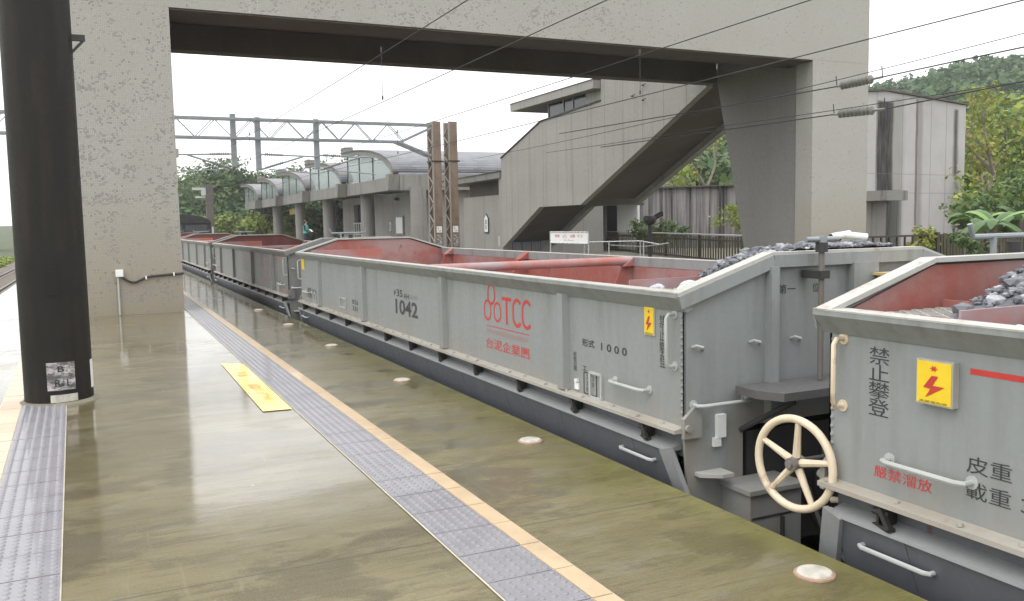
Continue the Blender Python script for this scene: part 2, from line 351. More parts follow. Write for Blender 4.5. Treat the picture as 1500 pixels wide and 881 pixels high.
M['leaf_lime'] = leafmat('lime_foliage', [(.14, .22, .04), (.22, .29, .05), (.33, .36, .06), (.10, .18, .04)])
M['leaf_yellow'] = leafmat('yellow_spring_foliage', [(.26, .31, .05), (.38, .40, .07), (.17, .25, .04), (.42, .24, .09)])
M['banana'] = leafmat('banana_leaf', [(.06, .13, .05), (.09, .17, .06), (.13, .24, .04)], .35)
M['bananabright'] = plain('young_banana_leaf', (.12, .23, .03), .5, 0, .15)

# ------------------------------------------------------------------ mesh builder
class MB:
    def __init__(self): self.v = []; self.f = []; self.sm = False
    def add(self, vs, fs):
        b = len(self.v); self.v += [Vector(p) for p in vs]; self.f += [tuple(i + b for i in f) for f in fs]; return self
    def box(self, x0, x1, y0, y1, z0, z1):
        x0, x1 = min(x0, x1), max(x0, x1); y0, y1 = min(y0, y1), max(y0, y1); z0, z1 = min(z0, z1), max(z0, z1)
        return self.add([(x0, y0, z0), (x1, y0, z0), (x1, y1, z0), (x0, y1, z0), (x0, y0, z1), (x1, y0, z1), (x1, y1, z1), (x0, y1, z1)],
                        [(0, 3, 2, 1), (4, 5, 6, 7), (0, 1, 5, 4), (1, 2, 6, 5), (2, 3, 7, 6), (3, 0, 4, 7)])
    def beam(self, p, q, wd, ht, up=(0, 0, 1)):
        p, q = Vector(p), Vector(q); d = (q - p).normalized(); up = Vector(up)
        s = d.cross(up)
        if s.length < 1e-4: s = d.cross(Vector((1, 0, 0)))
        s.normalize(); t = s.cross(d)
        c = [(-1, -1), (1, -1), (1, 1), (-1, 1)]
        vs = [e + s * (a * wd / 2) + t * (b * ht / 2) for e in (p, q) for a, b in c]
        return self.add(vs, [(3, 2, 1, 0), (4, 5, 6, 7), (0, 1, 5, 4), (1, 2, 6, 5), (2, 3, 7, 6), (3, 0, 4, 7)])
    def prism(self, poly, axis, a, b):
        """closed 2D outline extruded along an axis; poly in the other two coordinates in xyz order"""
        n = len(poly)
        def p3(u, v, t): return {'x': (t, u, v), 'y': (u, t, v), 'z': (u, v, t)}[axis]
        vs = [p3(u, v, a) for u, v in poly] + [p3(u, v, b) for u, v in poly]
        return self.add(vs, [tuple(range(n)), tuple(range(2 * n - 1, n - 1, -1))] + [(i, (i + 1) % n + 0, (i + 1) % n + n, i + n)[::-1] for i in range(n)])
    def tube(self, pts, r, seg=8, cap=True, closed=False):
        pts = [Vector(p) for p in pts]; n = len(pts); rr = r if isinstance(r, (list, tuple)) else [r] * n
        b = len(self.v); up = None
        for i, p in enumerate(pts):
            if closed: d = pts[(i + 1) % n] - pts[i - 1]
            else: d = pts[min(i + 1, n - 1)] - pts[max(i - 1, 0)]
            d.normalize()
            if up is None: up = Vector((0, 0, 1)) if abs(d.z) < .9 else Vector((1, 0, 0))
            s = d.cross(up).normalized(); up = s.cross(d).normalized()
            for k in range(seg):
                a = 2 * PI * k / seg; self.v.append(p + (s * math.cos(a) + up * math.sin(a)) * rr[i])
        for i in range(n if closed else n - 1):
            for k in range(seg):
                j = (i + 1) % n
                self.f.append((b + i * seg + k, b + i * seg + (k + 1) % seg, b + j * seg + (k + 1) % seg, b + j * seg + k))
        if cap and not closed:
            self.f.append(tuple(b + k for k in range(seg))[::-1]); self.f.append(tuple(b + (n - 1) * seg + k for k in range(seg)))
        self.sm = True; return self
    def lathe(self, prof, c=(0, 0, 0), seg=24, axis='z'):
        b = len(self.v); n = len(prof)
        for (r, h) in prof:
            for k in range(seg):
                a = 2 * PI * k / seg; x, y = r * math.cos(a), r * math.sin(a)
                p = {'z': (x, y, h), 'x': (h, x, y), 'y': (x, h, y)}[axis]; self.v.append(Vector(p) + Vector(c))
        for i in range(n - 1):
            for k in range(seg): self.f.append((b + i * seg + k, b + i * seg + (k + 1) % seg, b + (i + 1) * seg + (k + 1) % seg, b + (i + 1) * seg + k))
        self.f.append(tuple(b + k for k in range(seg))[::-1]); self.f.append(tuple(b + (n - 1) * seg + k for k in range(seg)))
        self.sm = True; return self
    def build(self, name, mat, parent=None, bevel=0, smooth=None, uni=None):
        me = bpy.data.meshes.new(name)
        off = Vector((0, 0, 0)); q = parent
        while q is not None: off += q.location; q = q.parent
        me.from_pydata([tuple(p - off) for p in self.v], [], self.f)
        bm = bmesh.new(); bm.from_mesh(me); bmesh.ops.recalc_face_normals(bm, faces=bm.faces); bm.to_mesh(me); bm.free()
        me.materials.append(mat if not isinstance(mat, str) else M[mat])
        if self.sm if smooth is None else smooth:
            me.polygons.foreach_set('use_smooth', [True] * len(me.polygons))
            me.set_sharp_from_angle(angle=R(38))
        o = bpy.data.objects.new(name, me); COL.objects.link(o)
        if parent is not None: o.parent = parent
        if bevel:
            b = o.modifiers.new('bevel', 'BEVEL'); b.width = bevel; b.segments = 2; b.limit_method = 'ANGLE'; b.angle_limit = R(40)
        return o

def tag(o, label=None, cat=None, group=None, kind=None):
    if label: o['label'] = label
    if cat: o['category'] = cat
    if group: o['group'] = group
    if kind: o['kind'] = kind
    return o
def thing(name, label, cat, loc=(0, 0, 0), group=None):
    o = bpy.data.objects.new(name, None); COL.objects.link(o); o.location = loc; o.empty_display_size = .2
    return tag(o, label, cat, group)
def struct(name, mb, mat, **k): return tag(mb.build(name, mat, **k), kind='structure')
def dup(root, loc, label, group=None):
    r = root.copy(); COL.objects.link(r); r.location = loc; r['label'] = label
    if group: r['group'] = group
    for ch in list(root.children):
        c = ch.copy(); COL.objects.link(c); c.parent = r
        for g in list(ch.children):
            d = g.copy(); COL.objects.link(d); d.parent = c
    return r

def text(name, body, mat, parent, org, width, height, face='-X', bold=0.0, thick=.0015, vertical=False, up=None, right=None):
    """lettering as thin painted geometry; org = world point of its lower left corner"""
    cu = bpy.data.curves.new(name, 'FONT'); cu.body = '\n'.join(body) if vertical else body
    cu.size = 1; cu.offset = bold; cu.extrude = .0; cu.resolution_u = 3
    if vertical: cu.space_line = .92
    ob = bpy.data.objects.new(name, cu); COL.objects.link(ob)
    dg = bpy.context.evaluated_depsgraph_get(); me = bpy.data.meshes.new_from_object(ob.evaluated_get(dg)); bpy.data.objects.remove(ob)
    vs = np.array([v.co[:] for v in me.vertices]); mn, mx = vs.min(0), vs.max(0)
    if right is None:
        right, up = {'-X': (Vector((0, -1, 0)), Vector((0, 0, 1))), '-Y': (Vector((1, 0, 0)), Vector((0, 0, 1))), '+Z': (Vector((1, 0, 0)), Vector((0, 1, 0)))}[face]
    right, up = Vector(right), Vector(up)
    nrm = right.cross(up)
    sx = width / (mx[0] - mn[0]); sy = height / (mx[1] - mn[1])
    off = Vector((0, 0, 0)); q = parent
    while q is not None: off += q.location; q = q.parent
    for v in me.vertices:
        v.co = Vector(org) + right * ((v.co.x - mn[0]) * sx) + up * ((v.co.y - mn[1]) * sy) + nrm * thick - off
    me.materials.clear(); me.materials.append(M[mat])
    o = bpy.data.objects.new(name, me); COL.objects.link(o); o.parent = parent
    return o

def leaves(blobs, per, size, jitter=.6, fill=.5, flat=1.0, seed=1):
    """many small leaf clumps spread through ellipsoids: returns vertex and face arrays"""
    g = np.random.default_rng(seed); V = []; F = []; base = 0
    for (c, rad) in blobs:
        n = per if np.isscalar(per) else int(per[0])
        d = g.normal(size=(n, 3)); d /= np.linalg.norm(d, axis=1)[:, None]
        rr = fill + (1 - fill) * g.random(n) ** .6
        lump = 1 + .22 * np.sin(d[:, 0] * 5 + c[0]) * np.sin(d[:, 1] * 4 + c[1] * 1.7) + .12 * np.sin(d[:, 2] * 7 + c[0])
        p = np.array(c) + d * rr[:, None] * lump[:, None] * np.array(rad)
        nn = d / np.array(rad) * max(rad); nn /= np.linalg.norm(nn, axis=1)[:, None]
        nn = nn * np.array([1, 1, 1]) + g.normal(size=(n, 3)) * jitter + np.array([0, 0, .35]); nn /= np.linalg.norm(nn, axis=1)[:, None]
        a = np.cross(nn, g.normal(size=(n, 3))); a /= np.linalg.norm(a, axis=1)[:, None]; b = np.cross(nn, a)
        s = size * (.55 + .9 * g.random(n)); w_ = s * (.45 + .4 * g.random(n))
        q = np.stack([p + a * s[:, None], p + b * w_[:, None] + nn * (.12 * s)[:, None], p - a * s[:, None], p - b * w_[:, None] + nn * (.12 * s)[:, None]], 1)
        V.append(q.reshape(-1, 3)); F.append(np.arange(4 * n).reshape(n, 4) + base); base += 4 * n
    return np.concatenate(V), np.concatenate(F)
def leaf_obj(name, VF, mat, parent=None):
    v, f = VF; off = np.zeros(3)
    if parent is not None: off = np.array(parent.location[:])
    me = bpy.data.meshes.new(name); me.vertices.add(len(v)); me.vertices.foreach_set('co', (v - off).astype(np.float32).ravel())
    me.loops.add(f.size); me.loops.foreach_set('vertex_index', f.astype(np.int32).ravel())
    me.polygons.add(len(f)); me.polygons.foreach_set('loop_start', (np.arange(len(f)) * 4).astype(np.int32)); me.polygons.foreach_set('loop_total', np.full(len(f), 4, np.int32))
    me.update(); me.validate(); me.materials.append(M[mat])
    o = bpy.data.objects.new(name, me); COL.objects.link(o); o.parent = parent; return o

# ------------------------------------------------------------------ ground, tracks, platforms
GZ = -1.05
_Fh = Vector((math.sin(YAW), math.cos(YAW), 0)); _Rh = Vector((math.cos(YAW), -math.sin(YAW), 0))
def fan(s, d, z=0.0): p = _Fh * d + _Rh * (s * d); return Vector((p.x, p.y, z))
_E = [(-1.6, .01), (-.75, .012), (-.45, .018), (-.25, .016), (-.1, .02), (.08, .04), (.2, .065), (.42, .104), (.5, .122), (.59, .135), (.8, .142), (1.6, .14)]
def elev(s, d):
    e = float(np.interp(s, [a for a, _ in _E], [b for _, b in _E]))
    t = min(1, max(0, (d - 75) / 215)); t = t * t * (3 - 2 * t)
    back = 1 + .0006 * max(0, d - 290)
    return e * 290 * t * back * (1 + .10 * noise.noise(Vector((s * 9, d * .012, 0)))) + (1.0 if s > .2 and d > 40 else 0) * min(1, max(0, (d - 40) / 20))
g = MB(); ns, nd = 70, 44
ss = [-1.6 + 3.2 * i / ns for i in range(ns + 1)]; ds = [45 * (560 / 45) ** (j / nd) for j in range(nd + 1)]
hv = [fan(s, d, GZ - .012 + elev(s, d)) for s in ss for d in ds]
hf = [(i * (nd + 1) + j, (i + 1) * (nd + 1) + j, (i + 1) * (nd + 1) + j + 1, i * (nd + 1) + j + 1) for i in range(ns) for j in range(nd)]
struct('hills', MB().add(hv, hf), 'soil', smooth=True)
struct('ground', MB().add([(-890, -890, GZ - .02), (890, -890, GZ - .02), (890, 890, GZ - .02), (-890, 890, GZ - .02)], [(0, 1, 2, 3)]), 'grass')
struct('track_bed', MB().box(2.75, 10.4, -25, 120, GZ - .01, GZ + .12), 'ballast')
struct('siding_bed', MB().box(-6.2, -2.15, -25, 150, GZ - .01, GZ + .06), 'ballast')
def rails(xc, y0, y1, z, label):
    t = thing('railway_track', label, 'track', (xc, 0, z))
    m_ = MB()
    for s in (-.56, .56): m_.prism([(xc + s - .06, z), (xc + s + .06, z), (xc + s + .012, z + .03), (xc + s + .012, z + .10), (xc + s + .034, z + .105), (xc + s + .034, z + .14), (xc + s - .034, z + .14), (xc + s - .034, z + .105), (xc + s - .012, z + .10), (xc + s - .012, z + .03)], 'y', y0, y1)
    m_.build('rail', 'railsteel', t)
    k = MB(); y = y0
    while y < y1: k.box(xc - 1.1, xc + 1.1, y, y + .24, z - .12, z + .004); y += .62
    k.build('sleeper', 'sleeper', t)
rails(4.05, -12, 110, GZ + .125, 'track under the train of grey wagons')
rails(8.0, -12, 110, GZ + .125, 'empty track beyond the wagons towards the station')
rails(-4.15, -12, 150, GZ + .07, 'empty track beside the grass at far left')

P1 = 2.70
plat = MB(); plat.prism([(-2.07, GZ), (P1 - .12, GZ), (P1 - .12, -.16), (P1, -.14), (P1, 0), (-2.07, 0)], 'y', -14, 120)
struct('platform', plat, 'plat', bevel=0)
OPX = 9.85
struct('far_platform', MB().prism([(OPX, GZ), (75, GZ), (75, .0), (OPX, .0)], 'y', -14, 112), 'conc_edge')

# tactile strips: tiles with real raised studs
def strip(name, x0, x1, b0, b1, y0, y1, pitch, k=0.0, ya=0.0):
    """grey studded tiles between x0..x1, beige border b0..b1; k leans the strip (dx per dy)"""
    X = lambda x, y: x + k * (y - ya)
    gm, bm_, gr = MB(), MB(), MB()
    gx0, gx1 = min(x0, b0), max(x1, b1)
    gr.add([(X(gx0 - .006, y0), y0, .004), (X(gx1 + .004, y0), y0, .004), (X(gx1 + .004, y1), y1, .004), (X(gx0 - .006, y1), y1, .004)], [(0, 1, 2, 3)])
    n = int((y1 - y0) / pitch)
    for i in range(n):
        a, b = y0 + i * pitch + .004, y0 + (i + 1) * pitch - .004
        dz = random.uniform(-.0007, .0007)
        for mbx, u0, u1 in ((gm, x0 + .003, x1 - .003), (bm_, b0 + .003, b1 - .003)):
            vs = [(X(u0, a), a, .009 + dz), (X(u1, a), a, .009 + dz), (X(u1, b), b, .009 + dz), (X(u0, b), b, .009 + dz)]
            vs = [(p[0], p[1], .002) for p in vs] + vs
            mbx.add(vs, [(4, 5, 6, 7), (0, 1, 5, 4), (1, 2, 6, 5), (2, 3, 7, 6), (3, 0, 4, 7)])
        ym = (a + b) / 2
        if ym > 34: continue
        W = x1 - x0; q = 6; sg = 8 if ym < 12 else 5
        for c in range(q):
            for r_ in range(q):
                cx = x0 + W * (c + .5) / q; cy = a + (b - a) * (r_ + .5) / q; cx = X(cx, cy)
                b0_ = len(gm.v)
                for rad, h in ((.0165, .0088), (.0125, .0132), (.006, .0148)):
                    gm.v += [Vector((cx + rad * math.cos(2 * PI * t / sg), cy + rad * math.sin(2 * PI * t / sg), h + dz)) for t in range(sg)]
                for lv in range(2):
                    for t in range(sg): gm.f.append((b0_ + lv * sg + t, b0_ + lv * sg + (t + 1) % sg, b0_ + (lv + 1) * sg + (t + 1) % sg, b0_ + (lv + 1) * sg + t))
                gm.f.append(tuple(b0_ + 2 * sg + t for t in range(sg)))
    struct(name + '_grout', gr, 'grout'); struct(name + '_paving', gm, 'tile', smooth=False); struct(name + '_border', bm_, 'beige')
strip('tactile', 1.318, 1.612, 1.612, 1.708, .6, 95, .307, .0018, 5)
strip('side_tactile', -.545, -.222, -.700, -.545, .6, 46, .307, -.022, 4.5)

# ------------------------------------------------------------------ bridge over the tracks
BY0, BY1, BZ = 15.93, 19.93, 5.11
br = thing('footbridge', 'tile clad concrete footbridge spanning the tracks on two square piers', 'footbridge', (8, BY0, 0))
fb = MB(); fb.box(-.43, 17.30, BY0, BY0 + .95, BZ, 8.4); fb.build('front_beam', 'mosaic', br)
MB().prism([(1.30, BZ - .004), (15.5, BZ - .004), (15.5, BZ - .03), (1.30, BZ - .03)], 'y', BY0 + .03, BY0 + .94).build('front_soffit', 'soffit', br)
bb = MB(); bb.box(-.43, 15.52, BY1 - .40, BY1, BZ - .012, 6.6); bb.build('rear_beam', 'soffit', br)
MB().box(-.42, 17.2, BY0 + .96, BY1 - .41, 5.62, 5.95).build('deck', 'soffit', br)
lp = MB(); lp.box(-.43, 1.297, BY0, BY1, -.02, BZ - .002); lpo = lp.build('pier', 'mosaic', br); lpo['label'] = 'tile clad pier standing on the near platform'
rp = MB(); rp.box(15.5, 17.30, BY0, BY0 + .54, -.02, BZ - .003)
rpo = rp.build('pier', 'mosaic', br); rpo['label'] = 'tile clad pier on the far platform beside the fence'
MB().prism([(BY0 + .545, -.02), (18.25, -.02), (19.52, BZ - .05), (19.52, 5.61), (BY0 + .955, 5.61), (BY0 + .955, BZ - .05), (BY0 + .545, BZ - .05)], 'x', 15.56, 17.2).build('tapered_web', 'web', br)

# junction box, conduit and cable on the near pier
jb = thing('junction_box', 'white junction box with pipe low on the near tile clad pier', 'junction box', (.31, BY0 - .04, .70))
MB().box(.25, .37, BY0 - .075, BY0 - .001, .645, .765).build('box_cover', 'white', jb, bevel=.008)
MB().tube([(.285, BY0 - .03, .645), (.285, BY0 - .03, .01)], .018, 10).build('conduit_pipe', 'rail_grey', jb)
cb = MB(); pts = []
for i in range(25):
    t = i / 24; x = .355 + t * .96; z = .66 - .085 * math.exp(-((t - .17) / .16) ** 2) - .05 * (1 - math.exp(-t * 10)) + .055 * t
    pts.append((x, BY0 - .03, z))
cb.tube(pts, .019, 8); cab = cb.build('cable', 'black', jb)
cl = MB()
for k in (9, 20): p = pts[k]; cl.box(p[0] - .012, p[0] + .012, BY0 - .056, BY0 - .002, p[2] - .028, p[2] + .028)
cl.build('clip', 'white', cab)

# small lamp on the back corner of the near pier
cm = thing('surveillance_camera', 'small camera housing on the back edge of the near pier', 'camera', (1.36, 19.0, 2.9))
MB().box(1.30, 1.46, 18.9, 18.96, 2.88, 2.92).build('bracket', 'black', cm)
MB().box(1.42, 1.58, 18.8, 19.15, 2.86, 3.02).build('housing', 'white', cm, bevel=.01)
MB().box(1.41, 1.50, 18.77, 18.80, 2.85, 3.03).build('hood', 'black', cm)

# ------------------------------------------------------------------ dark column on the near platform
cx, cy, cr = -.355, 8.22, .262
dc = thing('steel_column', 'dark round steel column with peeling stickers near its foot', 'column', (cx, cy, 0))
m_ = MB(); m_.lathe([(cr, .0), (cr, 3.0), (cr - .004, 7.5)], (cx, cy, 0), 40); m_.build('shaft', 'steelcol', dc)
m_ = MB(); m_.lathe([(cr + .045, 0.001), (cr + .035, .010), (cr + .004, .022)], (cx, cy, 0), 40); m_.build('mortar_collar', 'conc_edge', dc)
def wrap(name, a0, a1, z0, z1, mat, off=.003):
    mm = MB(); n = 10
    for i in range(n + 1):
        a = R(a0 + (a1 - a0) * i / n)
        for z in (z0, z1): mm.v.append(Vector((cx + (cr + off) * math.cos(a), cy + (cr + off) * math.sin(a), z)))
    for i in range(n): mm.f.append((2 * i, 2 * i + 2, 2 * i + 3, 2 * i + 1))
    return mm.build(name, mat, dc, smooth=True)
wrap('sticker', 254, 300, .125, .355, 'sticker')['label'] = 'large worn white sticker with dark lettering'
wrap('sticker', 258, 303, .026, .088, 'disc')['label'] = 'low torn white sticker'
wrap('sticker', 338, 355, .10, .34, 'white')['label'] = 'clean white sticker on the right side'
for body, z0, hgt, wd in (('B', .275, .05, .05), ('R-1', .155, .06, .10)):
    th = R(277); o = text('lettering', body, 'black_ink', dc, Vector((cx, cy, 0)) + Vector((math.cos(th), math.sin(th), 0)) * (cr + .006) + Vector((-math.sin(th), math.cos(th), 0)) * (-wd / 2) + Vector((0, 0, z0)), wd, hgt, right=(-math.sin(th), math.cos(th), 0), up=(0, 0, 1), bold=.02, thick=.002)
pf = MB(); th = R(275)
for z0, z1, a0, a1 in ((.90, .915, 262, 284), (1.09, 1.10, 262, 284), (.90, 1.10, 261, 262.5), (.90, 1.10, 284, 285.5)):
    for a, b in ((a0, a1),):
        n = 4; base = len(pf.v)
        for i in range(n + 1):
            t = R(a + (b - a) * i / n)
            for rr_ in (cr - .002, cr + .006):
                for z in (z0, z1): pf.v.append(Vector((cx + rr_ * math.cos(t), cy + rr_ * math.sin(t), z)))
        for i in range(n):
            q = base + 4 * i; pf.f += [(q + 2, q + 6, q + 7, q + 3), (q + 1, q + 3, q + 7, q + 5), (q, q + 4, q + 6, q + 2)]
pf.build('cover_plate_frame', 'steelcol', dc)
bk = MB(); bk.box(cx + .235, cx + .36, cy - .05, cy - .02, 2.98, 3.03); bk.beam((cx + .25, cy - .035, 2.88), (cx + .34, cy - .035, 2.98), .02, .02); bk.build('bracket', 'black', dc)

# ------------------------------------------------------------------ hopper wagons
WX, HW, HL = 4.05, 1.19, 4.95
RIBS = [-3.62, -1.33, 1.33, 3.62]
def make_wagon():
    t = thing('hopper_wagon', 'x', 'railway wagon', (WX, 0, 0), 'grey hopper wagons in the train')
    X = lambda x: WX + x
    ZS, ZR, ZP = .27, 1.015, 1.21
    endpoly = [(-HW, ZS), (HW, ZS), (HW, ZR - .02), (.60, ZP - .02), (-.60, ZP - .02), (-HW, ZR - .02)]
    sh = MB()
    for s in (-1, 1): sh.box(X(s * HW), X(s * (HW - .012)), -HL, HL, ZS, ZR - .03)
    for s in (-1, 1): sh.prism([(X(a), b) for a, b in endpoly], 'y', s * HL, s * (HL - .012))
    # lower end sheets
    for s in (-1, 1):
        sh.prism([(X(s * HW), ZS), (X(s * (HW - .06)), -.52), (X(s * .78), -.52), (X(s * .78), .24), (X(-s * HW), .24), (X(-s * HW), ZS)], 'y', s * (HL - .002), s * (HL - .022))
    for s in (-1, 1):
        for k in range(16): sh.lathe([(.011, 0), (.009, -.005), (.003, -.008)], (X(-HW), s * 4.93, .32 + k * .038), 6, 'x')
    sh.build('body_shell', 'paint', t)
    inn = MB()
    for s in (-1, 1): inn.box(X(s * (HW - .014)), X(s * (HW - .03)), -HL + .014, HL - .014, ZS + .01, ZR - .012)
    for s in (-1, 1): inn.prism([(X(a * .974), min(b, 9) - (.0 if b > .5 else -.01)) for a, b in endpoly], 'y', s * (HL - .014), s * (HL - .03))
    # sloping hopper floor with central ridge
    inn.prism([(X(-HW + .07), .05), (X(0), .5), (X(HW - .07), .05), (X(HW - .07), .0), (X(-HW + .07), .0)], 'y', -HL + .40, HL - .40)
    inn.build('hopper_lining', 'red', t)
    rim = MB()
    for s in (-1, 1):
        rim = MB()
        pl = [(-1.155, 1.0235), (-1.262, 1.0235), (-1.262, .999), (-1.196, .918), (-1.156, .93)]
        rim.prism([(X(-s * a), b) for a, b in pl], 'y', -HL - .03, HL + .03)
        ro_ = rim.build('top_rim', 'paint', t); MB().box(X(s * 1.153), X(s * 1.2635), -HL - .028, HL + .028, 1.0205, 1.0275).build('rim_edge', 'rim', ro_)
    for s in (-1, 1):
        er = MB()
        q = [(-1.255, 1.012), (-.60, 1.213), (.60, 1.213), (1.255, 1.012)]
        for a, b in zip(q[:-1], q[1:]): er.beam((X(a[0]), s * (HL - .01), a[1]), (X(b[0]), s * (HL - .01), b[1]), .085, .022)
        ef = MB()
        for a, b in zip(q[:-1], q[1:]): ef.beam((X(a[0] * .99), s * (HL + .038), a[1] - .04), (X(b[0] * .99), s * (HL + .038), b[1] - .04), .012, .07)
        ef.build('end_flange', 'paint', t)
        er.build('end_rim', 'rim', t)
    for y in RIBS:
        for s in (-1, 1):
            r_ = MB(); r_.prism([(X(s * HW), y - .055), (X(s * (HW + .05)), y - .04), (X(s * (HW + .05)), y + .04), (X(s * HW), y + .055)], 'z', ZS + .012, .935); r_.build('side_rib', 'paint', t)
    for s in (-1, 1):
        for x, hw in ((-.60, .028), (.10, .10), (.62, .028)):
            MB().box(X(x - hw), X(x + hw), s * HL, s * (HL + .06), ZS - .03, ZP - .065).build('end_rib', 'paint', t)
    for s in (-1, 1):
        sl_ = MB(); sl_.prism([(X(s * (HW - .01)), ZS + .012), (X(s * (HW + .065)), ZS - .002), (X(s * (HW + .065)), ZS - .022), (X(s * (HW - .01)), ZS - .022)], 'y', -HL + .0, HL - .0)
        if s < 0:
            for k in range(34):
                y = -4.85 + k * .294 + (.06 if k % 3 == 0 else 0); sl_.lathe([(.014, 0), (.012, .011), (.004, .013)], (X(-HW - .03 - .012 * (k % 2)), y, ZS + .004), 6)
        sl_.build('sill', 'sill', t)
    for s in (-1, 1):
        bd = MB(); bd.box(X(s * (HW - .03)), X(s * (HW - .06)), -HL + .03, HL - .03, .10, ZS - .02); bd.build('recessed_panel', 'skirt', t)
    for s in (1, -1):
        dr = MB(); lg = MB()
        dr.prism([(X(s * (HW + .05)), .138), (X(s * (HW - .13)), -.62), (X(s * (HW - .16)), -.62), (X(s * (HW - .02)), .138)], 'y', -HL + .10, HL - .10)
        lg.prism([(X(s * (HW - .05)), .178), (X(s * (HW + .06)), .150), (X(s * (HW + .062)), .136), (X(s * (HW - .05)), .139)], 'y', -HL + .06, HL - .06)
        d_ = dr.build('discharge_door', 'skirt', t); lg.build('door_ledge', 'ledge', t)
    for k in range(13):
        st = MB(); y = -4.5 + k * .9
        if k < 11: st.prism([(y, .134), (y + .12, .134), (y + .02, -.62), (y - .10, -.62)], 'x', X(-HW - .046), X(-HW - .052))
        else:
            y = (-4.86, 4.86)[k - 11]; st.beam((X(-HW - .058), y, .15), (X(-HW - .058), y + math.copysign(.24, y), -.62), .10, .03, (1, 0, 0))
        for v in st.v:
            if v.z < .13: v.x += (.134 - v.z) * .2375
        st.build('door_stiffener' if k < 11 else 'end_post', 'skirt' if k < 11 else 'ledge', d_)
    for k in range(12):
        y = -4.62 + k * .84
        l_ = MB(); l_.box(X(-HW - .045), X(-HW + .02), y - .022, y - .010, .158, .248); l_.box(X(-HW - .045), X(-HW + .02), y + .012, y + .024, .158, .248); l_.beam((X(-HW - .05), y + .0, .235), (X(-HW - .06), y - .055, .165), .02, .022, (1, 0, 0))
        l_.lathe([(.016, y - .035), (.016, y + .045)], (X(-HW - .035), 0, .215), 10, 'y'); l_.beam((X(-HW - .05), y - .06, .163), (X(-HW - .02), y + .05, .152), .03, .018)
        l_.build('door_latch', 'black', t)
    for y in (-4.55, 4.55):
        h = MB(); a = y - .17; b = y + .17; xx = X(-HW - .035)
        h.tube([(xx + .06, a, .05), (xx - .02, a, .05), (xx - .03, a + .02, .05), (xx - .03, b - .02, .05), (xx - .02, b, .05), (xx + .06, b, .05)], .010, 8); h.build('door_handle', 'rail_grey', d_)
    def hand(pts, mat='rail_grey', r=.011):
        mm = MB(); mm.tube(pts, r, 8)
        for p in (pts[0], pts[-1]): mm.lathe([(.026, -.006), (.026, .006)], p, 10, 'x' if abs(p[1]) < HL - .01 else 'y')
        mm.build('grab_rail', mat, t)
    for s in (-1, 1):
        xx = X(-HW)
        y0, y1 = s * 4.62, s * 4.25
        hand([(xx, y0, .435), (xx - .045, y0, .435), (xx - .06, y0 - s * .03, .435), (xx - .06, y1 + s * .03, .435), (xx - .045, y1, .435), (xx, y1, .435)])
        yv = s * 4.87
        hand([(xx, yv, .90), (xx - .045, yv, .90), (xx - .06, yv, .88), (xx - .06, yv, .63), (xx - .045, yv, .61), (xx, yv, .61)], 'rail_grey')
        ye = s * HL
        hand([(X(-1.13), ye, .40), (X(-1.13), ye + s * .05, .40), (X(-1.10), ye + s * .065, .40), (X(-.80), ye + s * .065, .40), (X(-.77), ye + s * .05, .40), (X(-.77), ye, .40)])
        for hx, hz in ((-1.10, .72), (-.70, .72), (-.40, .72)):
            mm = MB(); mm.tube([(X(hx - .035), ye, hz), (X(hx - .03), ye + s * .03, hz + .012), (X(hx + .01), ye + s * .035, hz), (X(hx + .035), ye, hz - .02)], .008, 6); mm.build('rope_hook', 'rail_grey', t)
        # label holder frames on the side
        for fy, fz in ((4.02, .36),):
            y_ = s * fy; f_ = MB()
            for a, b in (((y_ - .07, fz - .08), (y_ + .07, fz - .08)), ((y_ - .07, fz + .08), (y_ + .07, fz + .08)), ((y_ - .07, fz - .08), (y_ - .07, fz + .08)), ((y_ + .07, fz - .08), (y_ + .07, fz + .08))):
                f_.beam((xx - .008, a[0], a[1]), (xx - .008, b[0], b[1]), .016, .014, (1, 0, 0))
            f_.build('label_frame', 'rail_grey', t)
        # corner gusset with bolt at the foot of the side
        gs = MB(); gs.prism([(X(-HW - .02), .22), (X(-HW + .10), .22), (X(-HW + .10), .40), (X(-HW + .06), .40), (X(-HW - .02), .33)], 'y', ye + s * .003, ye + s * .03); gs.lathe([(.02, 0), (.02, s * .02)], (X(-HW + .0), ye + s * .03, .28), 10, 'y'); gs.build('corner_gusset', 'paint', t)
        lh = MB(); lh.box(X(s * .98), X(s * .92), ye, ye + s * .025, .20, .33); lh.box(X(s * 1.0), X(s * .95), ye, ye + s * .02, .15, .20); lh.build('lamp_holder', 'white', t)
        # step platform and hand-brake post
        sp = MB(); sp.prism([(X(-.86), ye + s * .03), (X(-.86), ye + s * .20), (X(-.79), ye + s * .34), (X(.62), ye + s * .34), (X(.62), ye + s * .03)], 'z', .44, .485)
        pfm = sp.build('brake_platform', 'wood', t)
        for bx_ in (-.80, .42): bc = MB(); bc.tube([(X(bx_), ye, .22), (X(bx_ + .14), ye + s * .28, .42)], .016, 8); bc.build('brace', 'dark', pfm)
        bp = MB(); bp.tube([(X(-.34), ye + s * .14, .49), (X(-.34), ye + s * .14, 1.27)], .017, 10)
        po = bp.build('brake_post', 'rustrod', t)
        c_ = MB(); c_.box(X(-.375), X(-.305), ye + s * .02, ye + s * .17, 1.07, 1.115); c_.build('bearing', 'dark', po); c_ = MB(); c_.lathe([(.035, 1.22), (.035, 1.275)], (X(-.34), ye + s * .14, 0), 12); c_.build('collar', 'dark', po)
        hb = MB()
